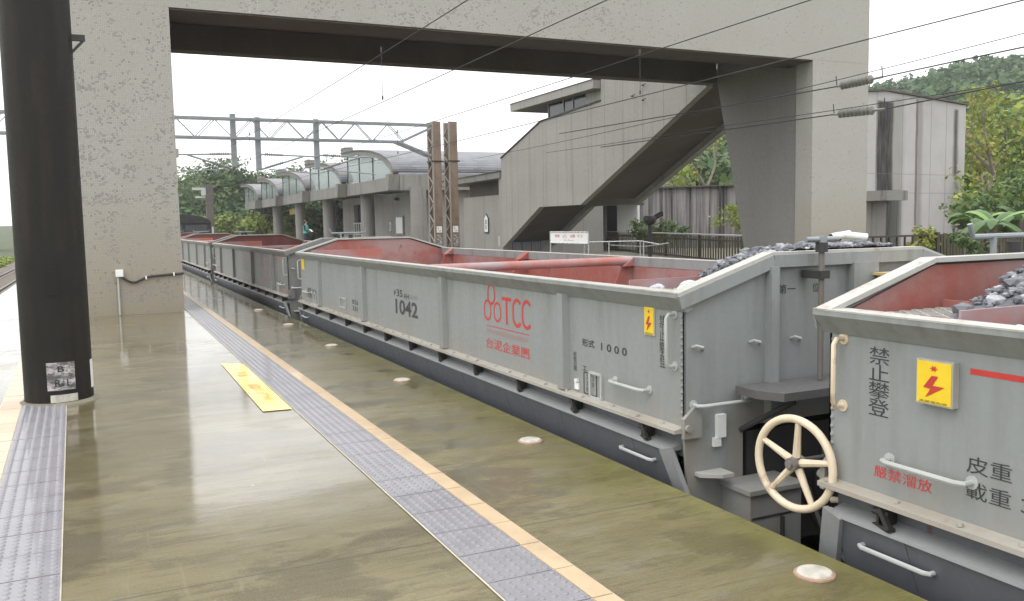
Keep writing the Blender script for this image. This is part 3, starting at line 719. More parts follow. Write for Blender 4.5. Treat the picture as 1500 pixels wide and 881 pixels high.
        if s < 0: hb.tube([(X(-.46), ye - .14, 1.292), (X(-.22), ye - .14, 1.292)], .017, 10); hb.lathe([(.03, 1.265), (.03, 1.31)], (X(-.34), ye - .14, 0), 12)
        else: hb.tube([(X(-.68), ye + .14, 1.37), (X(-.655), ye + .14, 1.305), (X(-.10), ye + .14, 1.305), (X(-.075), ye + .14, 1.37)], .014, 8); hb.tube([(X(-.5), ye + .14, 1.1), (X(-.5), ye + .14, 1.3)], .016, 8)
        hb.build('brake_handle', 'galv', po)
        bx = MB(); bx.box(X(s * .93), X(s * .57), ye, ye + s * .24, -.50, -.075); bx.box(X(s * .95), X(s * .55), ye, ye + s * .26, -.075, -.05); bo = bx.build('equipment_box', 'paint', t)
        hd = MB(); hd.box(X(s * .72), X(s * .71), ye + s * .24, ye + s * .265, -.40, -.22); hd.box(X(s * .92), X(s * .58), ye + s * .238, ye + s * .244, -.215, -.205); hd.build('box_hasp', 'dark', bo)
        wg = MB(); wg.prism([(X(s * 1.12), ye), (X(s * 1.12), ye + s * .05), (X(s * 1.02), ye + s * .12), (X(s * .94), ye + s * .12), (X(s * .94), ye)], 'z', .0, .02); wg.build('foot_step', 'rim', t)
    # cross tube with gussets
    tb = MB(); ty = RIBS[1] + .5
    tb.tube([(X(-HW + .03), ty, .985), (X(HW - .03), ty, .985)], .046, 16); tb.build('cross_tube', 'tube', t)
    for y in (ty, ty + 2.55, 4.45):
        for s in (-1, 1):
            gq = MB(); xi = HW - .03
            gq.prism([(X(s * xi), 1.0), (X(s * (xi - .12)), .93), (X(s * (xi - .42)), .35), (X(s * xi), .1)], 'y', y - .012, y + .012)
            gq.prism([(X(s * xi), 1.03), (X(s * xi), .93), (X(s * (xi - .14)), .93)], 'y', y - .07, y + .07)
            gq.build('lining_gusset', 'red', t)
    # mesh tread at each corner
    for s in (-1, 1):
        gt = MB(); x0, x1 = X(-HW + .04), X(-HW + .64); a, b = s * (HL - .05), s * (HL - .60); z = .992
        lo, hi = min(a, b), max(a, b)
        W_, L_ = x1 - x0, hi - lo; sl_p = .8; stp = .078
        for dgn in (1, -1):
            c0 = -4.0
            while c0 < 4.0:
                c0 += stp; pt_ = []
                for kk_ in range(81):
                    yy = L_ * kk_ / 80; xx_ = c0 + dgn * yy * sl_p
                    if 0 <= xx_ <= W_: pt_.append((x0 + xx_, lo + yy, z))
                if len(pt_) > 1: gt.beam(pt_[0], pt_[-1], .009, .010)
        gt.build('tread_grating', 'rim', t)
        ed = MB(); ed.box(x1, x1 + .012, lo, hi, .90, 1.03); ed.box(x0, x1 + .5, (b - .006), (b + .006), .90, 1.06); ed.build('tread_edge', 'tube', t)
    # underframe, wheels, couplers
    uf = MB(); uf.box(X(-.22), X(.22), -HL, HL, -.42, -.1); uf.box(X(-.74), X(1.0), -HL + .02, -HL + .3, -.5, .2); uf.box(X(-1.0), X(.74), HL - .3, HL - .03, -.5, .2); uf.box(X(-1.0), X(1.0), -HL + .3, HL - .3, -.1, .0)
    uf.build('underframe', 'dark', t)
    for y in (-3.9, -2.4, 2.4, 3.9):
        ws = MB(); ws.lathe([(.06, -.75), (.06, .75)], (X(0), y, -.49), 10, 'x'); wo_ = ws.build('wheelset', 'dark', t)
        for s in (-1, 1):
            wl = MB(); wl.lathe([(.10, s * .46), (.42, s * .46), (.46, s * .49), (.45, s * .5), (.43, s * .62), (.36, s * .62), (.34, s * .58), (.10, s * .58)], (X(0), y, -.49), 28, 'x'); wl.build('wheel', 'rustrod', wo_)
    for s in (-1, 1):
        cp = MB(); cp.box(X(-.10), X(.10), s * HL, s * (HL + .36), -.33, -.10); cp.box(X(-.19), X(.19), s * (HL + .34), s * (HL + .52), -.37, -.06); cp.build('coupler', 'dark', t)
        hz = MB(); hz.tube([(X(-.3), s * HL, -.2), (X(-.32), s * (HL + .18), -.45), (X(-.30), s * (HL + .45), -.62)], .03, 8); hz.build('air_hose', 'black', t)
    return t

w1 = make_wagon()
YC = {'near': -2.13, 'main': 8.82, 'second': 19.75, 'third': 30.7, 'fourth': 41.6}
w_second = dup(w1, (WX, YC['second'], 0), 'dusty grey wagon with faded red lettering, directly beyond wagon 1042')
w_third = dup(w1, (WX, YC['third'], 0), 'grey wagon far down the train, its side streaked with brown dirt')
w_fourth = dup(w1, (WX, YC['fourth'], 0), 'farthest grey wagon, coupled to the black locomotive')
w_near = dup(w1, (WX, YC['near'], 0), 'grey wagon nearest the camera, cut off by the right edge, cream hand rail')
w1.location = (WX, YC['main'], 0); w1['label'] = 'grey hopper wagon numbered 1042 with large red round-loop logo'
for ch in w_near.children:      # the nearest wagon has cream coloured grab rails at its end corner
    if ch.name.startswith('grab_rail'):
        ys = [v.co.y for v in ch.data.vertices]; zs = [v.co.z for v in ch.data.vertices]
        if min(ys) > 4.8 and max(zs) > .8:
            ch.data = ch.data.copy(); ch.data.materials[0] = M['cream']; ch['label'] = 'cream painted vertical grab rail'

for ch in list(w_near.children):
    if ch.name.startswith('label_frame') and ch.data.vertices[0].co.y > 0: bpy.data.objects.remove(ch)
    elif ch.name.startswith('brake_post') and ch.data.vertices[0].co.y > 0: ch.location.x = .55
for w_, k_ in ((w_second, 1), (w_third, 2), (w_fourth, 2)):
    for ch in [w_] + list(w_.children) + [g_ for c_ in w_.children for g_ in c_.children]:
        if ch.type == 'MESH' and ch.data.materials and ch.data.materials[0] in (M['paint'], M['red'], M['rim']):
            new = {M['paint']: 'paint_dirty', M['red']: 'red_dirty', M['rim']: 'sill'}[ch.data.materials[0]]
            ch.material_slots[0].link = 'OBJECT'; ch.material_slots[0].material = M[new]
SX = WX - HW        # plane of the side nearest the platform
def side_text(w_, body, mat, y, z, wd, ht, name='lettering', **k): return text(name, body, mat, w_, (SX, y, z), wd, ht, '-X', **k)
def yellow_plate(w_, y0, y1, z0, z1, th):
    b = MB(); b.box(SX - th, SX - .001, y0, y1, z0, z1); b.build('warning_plate_back', 'rim', w_)
    p = MB(); p.box(SX - th - .003, SX - th - .0005, y0 + .006, y1 - .006, z0 + .006, z1 - .006); o = p.build('warning_plate', 'yellow', w_)
    W, H_ = y1 - y0, z1 - z0; yc = (y0 + y1) / 2
    q = lambda u, v: (SX - th - .005, y1 - W * u, z0 + H_ * v)
    l_ = MB(); l_.add([q(.45, .66), q(.62, .66), q(.47, .44), q(.80, .44), q(.28, .16), q(.42, .36), q(.22, .38)], [(0, 1, 2, 6), (6, 2, 3, 5), (5, 3, 4)])
    l_.build('lightning_mark', 'red_ink', o)
    s_ = MB(); n = 12
    star = [q(.5 + (.12 if i % 2 == 0 else .05) * math.cos(2 * PI * i / n), .82 + (.075 if i % 2 == 0 else .035) * math.sin(2 * PI * i / n)) for i in range(n)]
    s_.add(star, [tuple(range(n))]); s_.build('spark_mark', 'red_ink', o)
    text('lettering', '高壓電危險', 'black_ink', o, (SX - th - .004, y1 - W * .12, z0 + H_ * .05), W * .76, H_ * .05, '-X')

# ---- writing on wagon 1042
a = w1
side_text(a, 'P', 'black_ink', 9.02, .665, .07, .055, bold=.02); side_text(a, '35', 'black_ink', 8.93, .66, .20, .078, bold=.025)
side_text(a, 'AH', 'black_ink', 8.70, .655, .18, .055, bold=.02); side_text(a, '(FcAC', 'grey_ink', 8.49, .655, .25, .05)
side_text(a, '1042', 'black_ink', 8.98, .475, .72, .16, name='running_number', bold=.028)
def ring(mb, yc, zc, wd, ht, tk, n=32, arc=None, th=.0015):
    """flat rounded loop on the side plane; yc,zc centre"""
    def pt(i, k):
        r_ = wd / 2 - k; hh = ht / 2 - wd / 2; ang = 2 * PI * i / n
        return Vector((SX - th, yc - r_ * math.cos(ang), zc + r_ * math.sin(ang) + (hh if math.sin(ang) > 1e-6 else -hh if math.sin(ang) < -1e-6 else 0)))
    rng = range(n) if arc is None else range(*arc)
    for i in rng:
        mb.add([pt(i, 0), pt(i + 1, 0), pt(i + 1, tk), pt(i, tk)], [(0, 1, 2, 3)])
lg = MB(); Y0, Z0, T = 6.60, .625, .020
ring(lg, Y0 - .075, Z0 + .087, .15, .175, T); ring(lg, Y0 - .155, Z0 + .222, .15, .175, T, th=.0022); ring(lg, Y0 - .27, Z0 + .085, .15, .165, T)
lg.add([(SX - .002, Y0 - .36, Z0 + .215), (SX - .002, Y0 - .53, Z0 + .215), (SX - .002, Y0 - .53, Z0 + .188), (SX - .002, Y0 - .36, Z0 + .188)], [(0, 1, 2, 3)])
lg.add([(SX - .0014, Y0 - .428, Z0 + .189), (SX - .0014, Y0 - .462, Z0 + .189), (SX - .0014, Y0 - .462, Z0), (SX - .0014, Y0 - .428, Z0)], [(0, 1, 2, 3)])
for k in (0, 1):
    yc = Y0 - .635 - k * .165
    def cc(i, kk, wd=.17, ht=.225, n=40):
        r_ = wd / 2 - kk; hh = ht / 2 - wd / 2; ang = R(38) + (R(322) - R(38)) * i / n
        return Vector((SX - .0016, yc - r_ * math.cos(ang), Z0 + .108 + r_ * math.sin(ang) + (hh if math.sin(ang) > 0 else -hh)))
    for i in range(40): lg.add([cc(i, 0), cc(i + 1, 0), cc(i + 1, .027), cc(i, .027)], [(0, 1, 2, 3)])
lg.build('company_logo', 'red_ink', a)
MB().add([(SX - .0016, 6.55, .588), (SX - .0016, 5.76, .588), (SX - .0016, 5.76, .582), (SX - .0016, 6.55, .582)], [(0, 1, 2, 3)]).build('logo_rule', 'red_ink', a)
side_text(a, 'THE FUTURE IS WORTH IT', 'red_faint', 6.55, .52, .78, .038)
side_text(a, '台泥企業團', 'red_ink', 6.56, .40, .79, .085, bold=.006, name='company_name')
side_text(a, '形式', 'black_ink', 4.98, .60, .16, .052, bold=.02); side_text(a, '1 0 0 0', 'black_ink', 4.74, .60, .30, .050, bold=.02, name='class_number')
yellow_plate(a, 4.14, 4.245, .755, .925, .006)
side_text(a, '禁止攀登', 'black_ink', 4.10, .585, .06, .30, vertical=True)
side_text(a, '檢修日期', 'black_ink', 5.10, .42, .045, .13, vertical=True); side_text(a, '工', 'black_ink', 4.98, .44, .06, .03, bold=.02)
fr = MB()
for p, q in (((4.96, .27 + .02), (4.80, .29)), ((4.96, .43), (4.80, .43)), ((4.96, .29), (4.96, .43)), ((4.80, .29), (4.80, .43))):
    fr.beam((SX - .002, p[0], p[1]), (SX - .002, q[0], q[1]), .006, .003, (1, 0, 0))
fr.build('stencil_frame', 'black_ink', a)
side_text(a, '2 1 2\n3 5 0\n8 2', 'black_ink', 4.93, .305, .10, .11)
tgm = MB(); tgm.box(SX - .012, SX - .001, 5.02, 5.07, .30, .345); tgm.box(SX - .02, SX - .001, 5.03, 5.06, .35, .37); tgm.build('ticket_clip', 'white', a)
side_text(a, 'B56\n331', 'black_ink', 10.75, .36, .28, .14, bold=.01)
f_ = MB()
for p, q in (((11.35, .36), (11.05, .36)), ((11.35, .48), (11.05, .48)), ((11.35, .36), (11.35, .48)), ((11.05, .36), (11.05, .48))):
    f_.beam((SX - .008, p[0], p[1]), (SX - .008, q[0], q[1]), .014, .012, (1, 0, 0))
f_.build('label_frame', 'rail_grey', a)
side_text(a, '皮重 19.7t\n載重 35.0t', 'black_ink', 13.35, .345, .62, .16, bold=.01)
side_text(a, '嚴禁', 'red_faint', 13.66, .35, .22, .05, bold=.02)
yp = MB(); yp.box(SX - .006, SX - .001, 13.5, 13.68, .76, .93); yp.build('warning_plate', 'yellow', a)
text('lettering', '第一', 'black_ink', a, (WX - .53, YC['main'] - HL, .98), .13, .055, '-Y', bold=.006)
text('lettering', '位', 'black_ink', a, (WX - .27, YC['main'] - HL, .98), .05, .055, '-Y', bold=.006)
# ---- nearest wagon
b = w_near
side_text(b, '禁止攀登', 'black_ink', 2.605, .60, 0.105, .285, vertical=True)
yellow_plate(b, 2.185, 2.345, .70, .872, .034)
MB().add([(SX - .0016, 2.14, .858), (SX - .0016, .60, .858), (SX - .0016, .60, .836), (SX - .0016, 2.14, .836)], [(0, 1, 2, 3)]).build('red_stripe', 'red_ink', b)
side_text(b, '皮重 19.7t', 'black_ink', 2.145, .47, .40, .065); side_text(b, '載重 35.0t', 'black_ink', 2.145, .375, .40, .065)
side_text(b, '嚴禁溜放', 'red_ink', 2.57, .345, .28, .05)
# ---- second wagon
c = w_second; dy = YC['second'] - YC['main']
side_text(c, '1061', 'grey_ink', 8.98 + dy, .475, .72, .17, bold=.028); side_text(c, 'P35AH', 'grey_ink', 9.0 + dy, .66, .5, .07, bold=.01)
lg2 = MB(); ring(lg2, 6.5 + dy, .72, .16, .18, .022); ring(lg2, 6.42 + dy, .85, .16, .18, .022, th=.0024); ring(lg2, 6.3 + dy, .72, .16, .18, .022); lg2.build('company_logo', 'red_faint', c)
side_text(c, 'TCC', 'red_faint', 6.2 + dy, .63, .5, .22, bold=.01); side_text(c, '台泥企業團', 'red_faint', 6.56 + dy, .38, .82, .11, bold=.03)
side_text(c, '皮重19.7t\n載重35.0t', 'grey_ink', 5.0 + dy, .36, .5, .16)
side_text(c, '禁溜', 'red_faint', 4.3 + dy, .31, .3, .06, bold=.02)
MB().add([(SX - .0016, 5.1 + dy, .90), (SX - .0016, 4.3 + dy, .90), (SX - .0016, 4.3 + dy, .885), (SX - .0016, 5.1 + dy, .885)], [(0, 1, 2, 3)]).build('red_stripe', 'red_faint', c)

# ---- cream hand-brake wheel beside the coupling, carried by the nearest wagon
hw_c = Vector((2.80, 2.965, .308)); nrm = Vector((-math.cos(R(8)), -math.sin(R(8)), 0)); rt = Vector((-math.sin(R(8)), math.cos(R(8)), 0))
q = lambda rr_, an, off=0: hw_c + rt * (rr_ * math.cos(an)) + Vector((0, 0, rr_ * math.sin(an))) + nrm * off
m_ = MB(); m_.tube([q(.205, 2 * PI * i / 48) for i in range(48)], .0185, 10, closed=True); hwo = m_.build('brake_wheel', 'cream', w_near)
m_ = MB()
for k in range(5):
    an = R(96 + 72 * k); m_.tube([q(.03, an, -.012), q(.11, an, -.006), q(.20, an)], [.019, .016, .013], 8)
m_.build('spoke', 'cream', hwo)
m_ = MB(); m_.tube([hw_c - nrm * .05, hw_c + nrm * .03], .030, 12); m_.tube([hw_c + nrm * .03, hw_c + nrm * .045], .016, 10); m_.build('hub', 'rustrod', hwo)
m_ = MB(); m_.tube([hw_c - nrm * .02, hw_c + Vector((.55, -.02, 0))], .02, 10); m_.box(3.0, 3.16, 2.78, 3.0, .24, .36); m_.build('brake_shaft', 'dark', w_near)
m_ = MB(); m_.box(2.95, 3.10, 2.70, 2.88, .33, .43); m_.tube([(2.84, 2.80, .14), (2.88, 2.60, .13)], .012, 8); m_.tube([(2.90, 2.84, .16), (2.95, 2.68, .19)], .014, 8); m_.build('wheel_bracket', 'cream', w_near)

# ---- black locomotive behind the wagons
ly = 47.6; lo = thing('locomotive', 'black locomotive with dark cab windows at the far end of the wagons', 'locomotive', (WX, ly, 0))
prof = [(WX - 1.32, -.3), (WX + 1.32, -.3), (WX + 1.32, 1.72)] + [(WX + 1.32 * math.cos(R(a_)) , 1.72 + .42 * math.sin(R(a_))) for a_ in range(10, 171, 16)] + [(WX - 1.32, 1.72)]
MB().prism(prof, 'y', ly, ly + 13).build('cab_body', 'loco', lo)
for x0, x1 in ((-1.12, -.06), (.06, 1.12)): MB().box(WX + x0, WX + x1, ly - .02, ly - .003, 1.0, 1.62).build('window', 'winglass', lo)
MB().box(WX - 1.34, WX + 1.34, ly - .10, ly + 13, 1.70, 1.735).build('roof_gutter', 'dark', lo)
MB().tube([(WX + 1.40, ly - .05, .3), (WX + 1.40, ly - .05, 1.5)], .05, 8).build('hand_rail', 'rail_grey', lo)

# ---- stone loads
def heap(name, label, hfun, x0, x1, y0, y1, nst, zmin, rs):
    g_ = random.Random(rs); m_ = MB(); nx, ny = 46, 60
    zz = lambda x, y: hfun(x, y) + .014 * noise.noise(Vector((x * 9, y * 9, rs))) + .011 * noise.noise(Vector((x * 25, y * 25, rs)))
    for i in range(nx + 1):
        for j in range(ny + 1):
            x = x0 + (x1 - x0) * i / nx; y = y0 + (y1 - y0) * j / ny; m_.v.append(Vector((x, y, zz(x, y))))
    for i in range(nx):
        for j in range(ny):
            k = i * (ny + 1) + j; m_.f.append((k, k + ny + 1, k + ny + 2, k + 1))
    ico = [Vector(p).normalized() for p in [(0, 0, 1), (.894, 0, .447), (.276, .851, .447), (-.724, .526, .447), (-.724, -.526, .447), (.276, -.851, .447), (.724, .526, -.447), (-.276, .851, -.447), (-.894, 0, -.447), (-.276, -.851, -.447), (.724, -.526, -.447), (0, 0, -1)]]
    icf = [(0, 1, 2), (0, 2, 3), (0, 3, 4), (0, 4, 5), (0, 5, 1), (1, 6, 2), (2, 7, 3), (3, 8, 4), (4, 9, 5), (5, 10, 1), (6, 7, 2), (7, 8, 3), (8, 9, 4), (9, 10, 5), (10, 6, 1), (11, 7, 6), (11, 8, 7), (11, 9, 8), (11, 10, 9), (11, 6, 10)]
    for k in range(nst):
        x = g_.uniform(x0, x1); y = g_.uniform(y0, y1); z = zz(x, y)
        if z < zmin: continue
        s = g_.uniform(.009, .019) * (2.2 if g_.random() < .06 else 1); rot = Matrix.Rotation(g_.uniform(0, 6.28), 3, 'Z') @ Matrix.Rotation(g_.uniform(-.5, .5), 3, 'X')
        sc = (s * g_.uniform(.8, 1.5), s * g_.uniform(.7, 1.2), s * g_.uniform(.5, .9))
        m_.add([Vector((x, y, z + s * .3)) + rot @ Vector((p.x * sc[0], p.y * sc[1], p.z * sc[2])) * g_.uniform(.85, 1.12) for p in ico], icf)
    o = m_.build(name, M['stonemix'], None, smooth=False)
    return tag(o, label, 'stone load', None, 'stuff')
ms = NT('mixed_grey_stones'); gi = ms.n('NewGeometry'); rr = ms.n('ValToRGB', {'Fac': gi.outputs['Random Per Island']})
rr.color_ramp.elements[0].color = (.085, .09, .10, 1); rr.color_ramp.elements[1].color = (.42, .43, .46, 1); rr.color_ramp.elements[1].position = 1.0
e_ = rr.color_ramp.elements.new(.7); e_.color = (.19, .195, .212, 1)
kk = ms.noise(ms.co(), 60, 4, .7); ms.pbr(ms.mix(ms.ramp(kk, .35, .7, 0, .5), rr.outputs[0], (.07, .075, .09)), .6, 0, ms.bump(kk, .3, .005), spec=.4); M['stonemix'] = ms.m
ye = YC['main'] - HL
def h1(x, y):
    t = (y - ye) ; u = x - WX
    z = 1.238 - .07 * max(0, t - .2) - .36 * max(0, t - .32) ** 1.1 - .25 * max(0, -.38 - u) - .85 * max(0, u - .42)
    if u < -.62: z -= .20 * (-.62 - u) 
    z -= .9 * max(0, u - .78)
    if t < .70: z -= .55 * max(0, -.60 - u)
    return min(z, 1.245 - .1 * abs(u) * .3)
heap('stone_heap', 'heap of grey crushed stone at the near end of wagon 1042', h1, WX - HW + .05, WX + HW - .05, ye + .035, ye + 2.6, 10500, .55, 3)
yf = YC['near'] + HL
def h2(x, y):
    t = yf - y; u = x - WX
    z = 1.205 - .42 * max(0, -.40 - u) - .30 * max(0, u - .5) - 1.3 * max(0, .36 - t)
    if u < -.66 and t > .58: z = .62
    return z
heap('stone_heap', 'dark stone load with pale lumps in the nearest wagon', h2, WX - HW + .05, WX + HW - .05, yf - 3.6, yf - .04, 11500, .5, 5)
# pale lumps on the gratings
def rock(x, y, z, s, label):
    m_ = MB(); bm = bmesh.new(); bmesh.ops.create_icosphere(bm, subdivisions=2, radius=1)
    sd_ = Vector((x * 7, y * 5, z)); vs = []
    for v in bm.verts:
        k = 1 + .28 * noise.noise(v.co * 1.4 + sd_); vs.append((x + v.co.x * s * 1.25 * k, y + v.co.y * s * k, z + v.co.z * s * .8 * k))
    m_.add(vs, [tuple(l.vert.index for l in f.loops) for f in bm.faces]); bm.free()
    o = m_.build('stone', M['palestone'], None, smooth=False); tag(o, label, 'stone', 'loose pale stones lying on the wagons')
M['palestone'] = plain('pale_limestone', (.42, .43, .46), .65, 0, .3, 25)
SL = 'pale loose stone among those at the edge of the heap'
for k, (dx, dy_, s) in enumerate([(-.96, .30, .05), (-.82, .44, .062), (-.98, .55, .045), (-.72, .62, .05), (-.9, .7, .05), (-.66, .34, .05)]): rock(WX + dx, ye + dy_, .975 + s * .5, s, 'pale loose stone on the corner grating of wagon 1042')
for k, (dx, dy_, s) in enumerate([(-.70, .38, .045), (-.62, .58, .05), (-.80, .72, .055), (-.60, .85, .06), (-.45, 1.05, .065), (-.95, .70, .03)]): rock(WX + dx, yf - dy_, .965 + s * .5, s, 'pale loose stone on the corner grating of the nearest wagon')

# tan box and cable at the far side of the coupling
tb = MB(); tb.box(4.22, 4.58, 3.40, 3.80, .92, 1.065); o = tb.build('relay_box', 'tan', w1, bevel=.01); o['label'] = 'tan box at the wagon end'
m_ = MB(); m_.box(4.20, 4.60, 3.38, 3.82, 1.065, 1.08); m_.build('box_lid', 'tan', o)

# ------------------------------------------------------------------ platform fittings
for k, (x, y) in enumerate([(2.51, 2.54), (2.475, 5.0), (2.45, 7.57), (2.455, 10.24), (2.45, 12.8), (2.45, 15.4)]):
    lab = ['round pale cover in the moss at the bottom right, nearest the camera', 'round pale cover in the platform edge beside the big skirt doors, second nearest', 'round pale cover in the platform edge, third from the camera', 'round pale cover in the platform edge, fourth from the camera', 'round pale cover in the platform edge, fifth from the camera', 'round pale cover in the platform edge, sixth and farthest'][k]
    t = thing('edge_marker', lab, 'floor marker', (x, y, 0), 'round markers along the platform edge')
    m_ = MB(); m_.lathe([(.082, .001), (.080, .008), (.072, .011)], (x, y, 0), 32); m_.build('ring', 'discring', t)
    m_ = MB(); m_.lathe([(.071, .009), (.066, .016), (.05, .020), (.0005, .021)], (x, y, 0), 32); m_.build('cover', 'disc', t)
fs = thing('floor_sticker', 'long yellow warning sticker on the platform beside the tactile strip', 'floor sign', (1.2, 8.1, 0))
MB().add([(1.085, 6.83, .0065), (1.305, 6.81, .0065), (1.312, 9.36, .0065), (1.105, 9.50, .0065)], [(0, 1, 2, 3)]).build('sheet', 'mat_yellow', fs)
text('lettering', '小心月台間隙', 'orange_faint', fs, (1.25, 7.25, .0065), .85, .10, thick=.002, right=(0, 1, 0), up=(-1, 0, 0))
m_ = MB(); m_.add([(1.15, 8.55, .0085), (1.27, 8.62, .0085), (1.15, 8.70, .0085)], [(0, 1, 2)]); m_.add([(1.17, 8.75, .0085), (1.25, 8.75, .0085), (1.25, 8.82, .0085), (1.17, 8.82, .0085)], [(0, 1, 2, 3)]); m_.build('warning_mark', 'orange_faint', fs)

# ------------------------------------------------------------------ staircase from the bridge
XS, XE = 15.5, 18.0
st = thing('staircase', 'enclosed concrete staircase sloping down from the footbridge to the far platform', 'staircase', (XS, 27, 0))
side = [(19.94, 5.06), (27.0, 2.0), (30.15, 2.0), (33.55, .40), (33.62, .40), (33.62, 4.10), (29.95, 5.22), (25.55, 5.42), (25.50, 8.2), (19.94, 8.2)]
MB().prism(side, 'x', XS, XS + .22).build('side_wall', 'conc', st)
MB().prism(side, 'x', XE - .22, XE).build('side_wall', 'conc', st)
sof = MB()
for (a_, b_) in ((side[0], side[1]), (side[1], side[2]), (side[2], side[3])):
    sof.prism([(a_[0], a_[1] + .22), (b_[0], b_[1] + .22), (b_[0], b_[1] + .50), (a_[0], a_[1] + .50)], 'x', XS + .221, XE - .221)
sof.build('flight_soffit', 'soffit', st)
cop = MB()
for a_, b_ in ((side[5], side[6]), (side[6], side[7])): cop.beam((XS + .11, a_[0], a_[1] + .02), (XS + .11, b_[0], b_[1] + .02), .30, .05)
cop.build('coping', 'black', st)
rfm = MB(); rfm.prism([(25.62, 5.84), (32.1, 5.84), (32.1, 6.12), (25.62, 6.12)], 'x', XS - .25, XE + .3); rf = rfm.build('roof_slab', 'conc', st)
MB().prism([(25.61, 6.122), (32.12, 6.122), (32.12, 6.15), (25.61, 6.15)], 'x', XS - .27, XE + .3).build('roof_flashing', 'black', rf)
cw = MB(); cw.prism([(25.53, 5.43), (26.7, 5.38), (26.7, 5.83), (25.53, 5.83)], 'x', XS + .1, XS + .3); cw.build('parapet', 'conc', st)
wn = MB(); wn.prism([(26.72, 5.36), (29.6, 5.24), (29.6, 5.82), (26.72, 5.82)], 'x', XS + .16, XS + .18); wo_ = wn.build('window', 'winglass', st)
wf = MB()
for yy in (26.74, 27.7, 28.4, 29.58): wf.box(XS + .13, XS + .17, yy - .03, yy + .03, 5.26, 5.82)
wf.build('frame', 'galv', wo_)
# joint covers / rain stains belong to the material; ladder rungs and small rods on the wall
m_ = MB()
for yy, zz in ((23.0, 5.55), (23.0, 5.1), (23.6, 5.3)): m_.tube([(XS + .02, yy, zz), (XS - .08, yy, zz), (XS - .08, yy - .2, zz + .03)], .015, 6)
m_.build('rod_hook', 'iron', st)
gl = MB(); gl.box(16.6, 17.4, 33.0, 33.04, 0.1, 1.3)
# dark doorway under the lower flight
dw = MB()
for k in range(4): dw.tube([(16.0 + k * .45, 33.7, .02), (16.0 + k * .45, 33.7, 1.25)], .02, 6)
for z in (.6, 1.25): dw.tube([(16.0, 33.7, z), (17.35, 33.7, z)], .02, 6)
tag(dw.build('stair_gate', 'blue', None), 'small blue gate in the dark under the stair foot', 'gate')

# ------------------------------------------------------------------ station building with quarter-vault roofs
sta = thing('station_building', 'grey concrete station with stepped quarter vault shingle roofs and round columns', 'station', (XS, 70, 0))
YB = [47.45, 58.85, 70.2, 81.5, 92.8]; ZL, ZH, PER, DX = 4.22, 6.12, 11.35, 20.0
def arc(y0, n=20, dz=0.0, ln=PER):
    return [(y0 + ln * (1 - math.cos(t * PI / 2 / n)), ZL + dz + (ZH - ZL) * math.sin(t * PI / 2 / n)) for t in range(n + 1)]
for i, y0 in enumerate(YB):
    up_, dn = arc(y0 - .05, dz=.12), arc(y0 + .35, dz=-.12, ln=PER - .5)
    MB().prism(up_ + dn[::-1], 'x', XS - .30, XS + .02).build('arch_rib', 'conc2', sta)
    u2, d2 = arc(y0 - .10, dz=.19), arc(y0 - .05, dz=.125)
    ro = MB().prism(u2 + d2[::-1], 'x', XS - .36, XS + DX).build('roof', 'shingle', sta, smooth=False)
    br_ = MB(); br_.prism([(y0 - .22, ZL + .02), (y0 + .42, ZL + .02), (y0 + .20, 3.36), (y0 - .02, 3.36)], 'x', XS - .62, XS + .0); br_.build('bracket', 'conc2', sta)
    gz = MB(); d3 = [p for p in arc(y0 + .4, dz=-.15, ln=PER - .6)]
    gz.prism([(y0 + .4, 4.18)] + d3 + [(y0 + PER - .2, 4.18)], 'x', XS + .06, XS + .075); go = gz.build('glazing', 'glass', sta)
    for f_ in (.45, .72, .97):
        mu = MB(); yy = y0 + f_ * PER; tt = math.acos(max(-1, min(1, 1 - (yy - y0) / PER))); mu.box(XS + .03, XS + .10, yy - .06, yy + .06, 4.18, ZL + (ZH - ZL) * math.sin(tt) - .12)
        mu.build('mullion', 'iron', go)
    MB().box(XS + .02, XS + .5, y0 + .42, y0 + PER + (.0 if i < 4 else -.2), 3.42, 4.18).build('fascia_beam', 'conc2', sta)
    pb = MB(); pb.box(XS - .28, XS + .3, y0 + PER - .95, y0 + PER + .05, ZH + .19, ZH + .50)
    if i < 4: pb.build('crest_block', 'conc2', sta)
MB().box(XS + .02, XS + DX, YB[0] - .2, YB[0] + .4, 3.36, 4.2).build('eave_beam', 'conc2', sta)
for y in (46.9, 57.1, 67.9, 78.4, 89.2, 100.3):
    m_ = MB(); m_.lathe([(.46, 0), (.46, 3.5)], (XS + .95, y, 0), 24); m_.build('column', 'conc2', sta)
MB().box(XS + 2.0, XS + 2.5, 71.5, 73.0, 0, 3.5).build('square_pillar', 'soffit', sta)
# ticket hall walls behind the columns
wl = MB(); wl.box(XS + 2.6, XS + 2.9, 48.2, 51.2, 0, 3.5); wl.box(XS + 2.6, XS + 2.9, 53.0, 62.0, 0, 3.5); wl.box(XS + 2.6, XS + 2.9, 66.6, 70.0, 0, 3.5)
wl.box(XS + 2.6, XS + 2.9, 62.0, 66.6, 3.0, 3.5); wl.box(XS + 2.6, XS + 2.9, 51.2, 53.0, 2.6, 3.5); wl.box(XS + 2.6, XS + 12, 48.0, 48.2, 0, 3.5)
wl.build('hall_wall', 'conc', sta)
MB().box(XS + 2.95, XS + 3.0, 51.2, 53.0, 0, 2.6).build('door', 'brown', sta)
MB().box(XS + 2.9, XS + 2.94, 51.2, 51.8, 1.9, 2.6).build('door_panel', 'blue', sta)
wi = MB().box(XS + 2.95, XS + 3.0, 62.0, 66.6, 0, 3.0).build('window', 'winglass', sta)
m_ = MB()
for k in range(9): m_.box(XS + 2.86, XS + 2.92, 62.2 + k * .52, 62.28 + k * .52, .0, 3.0)
m_.build('window_bars', 'iron', wi)
tm = thing('notice_board', 'pale framed notice board on the station wall between two round columns', 'notice board', (XS + 2.5, 55.2, 1.6))
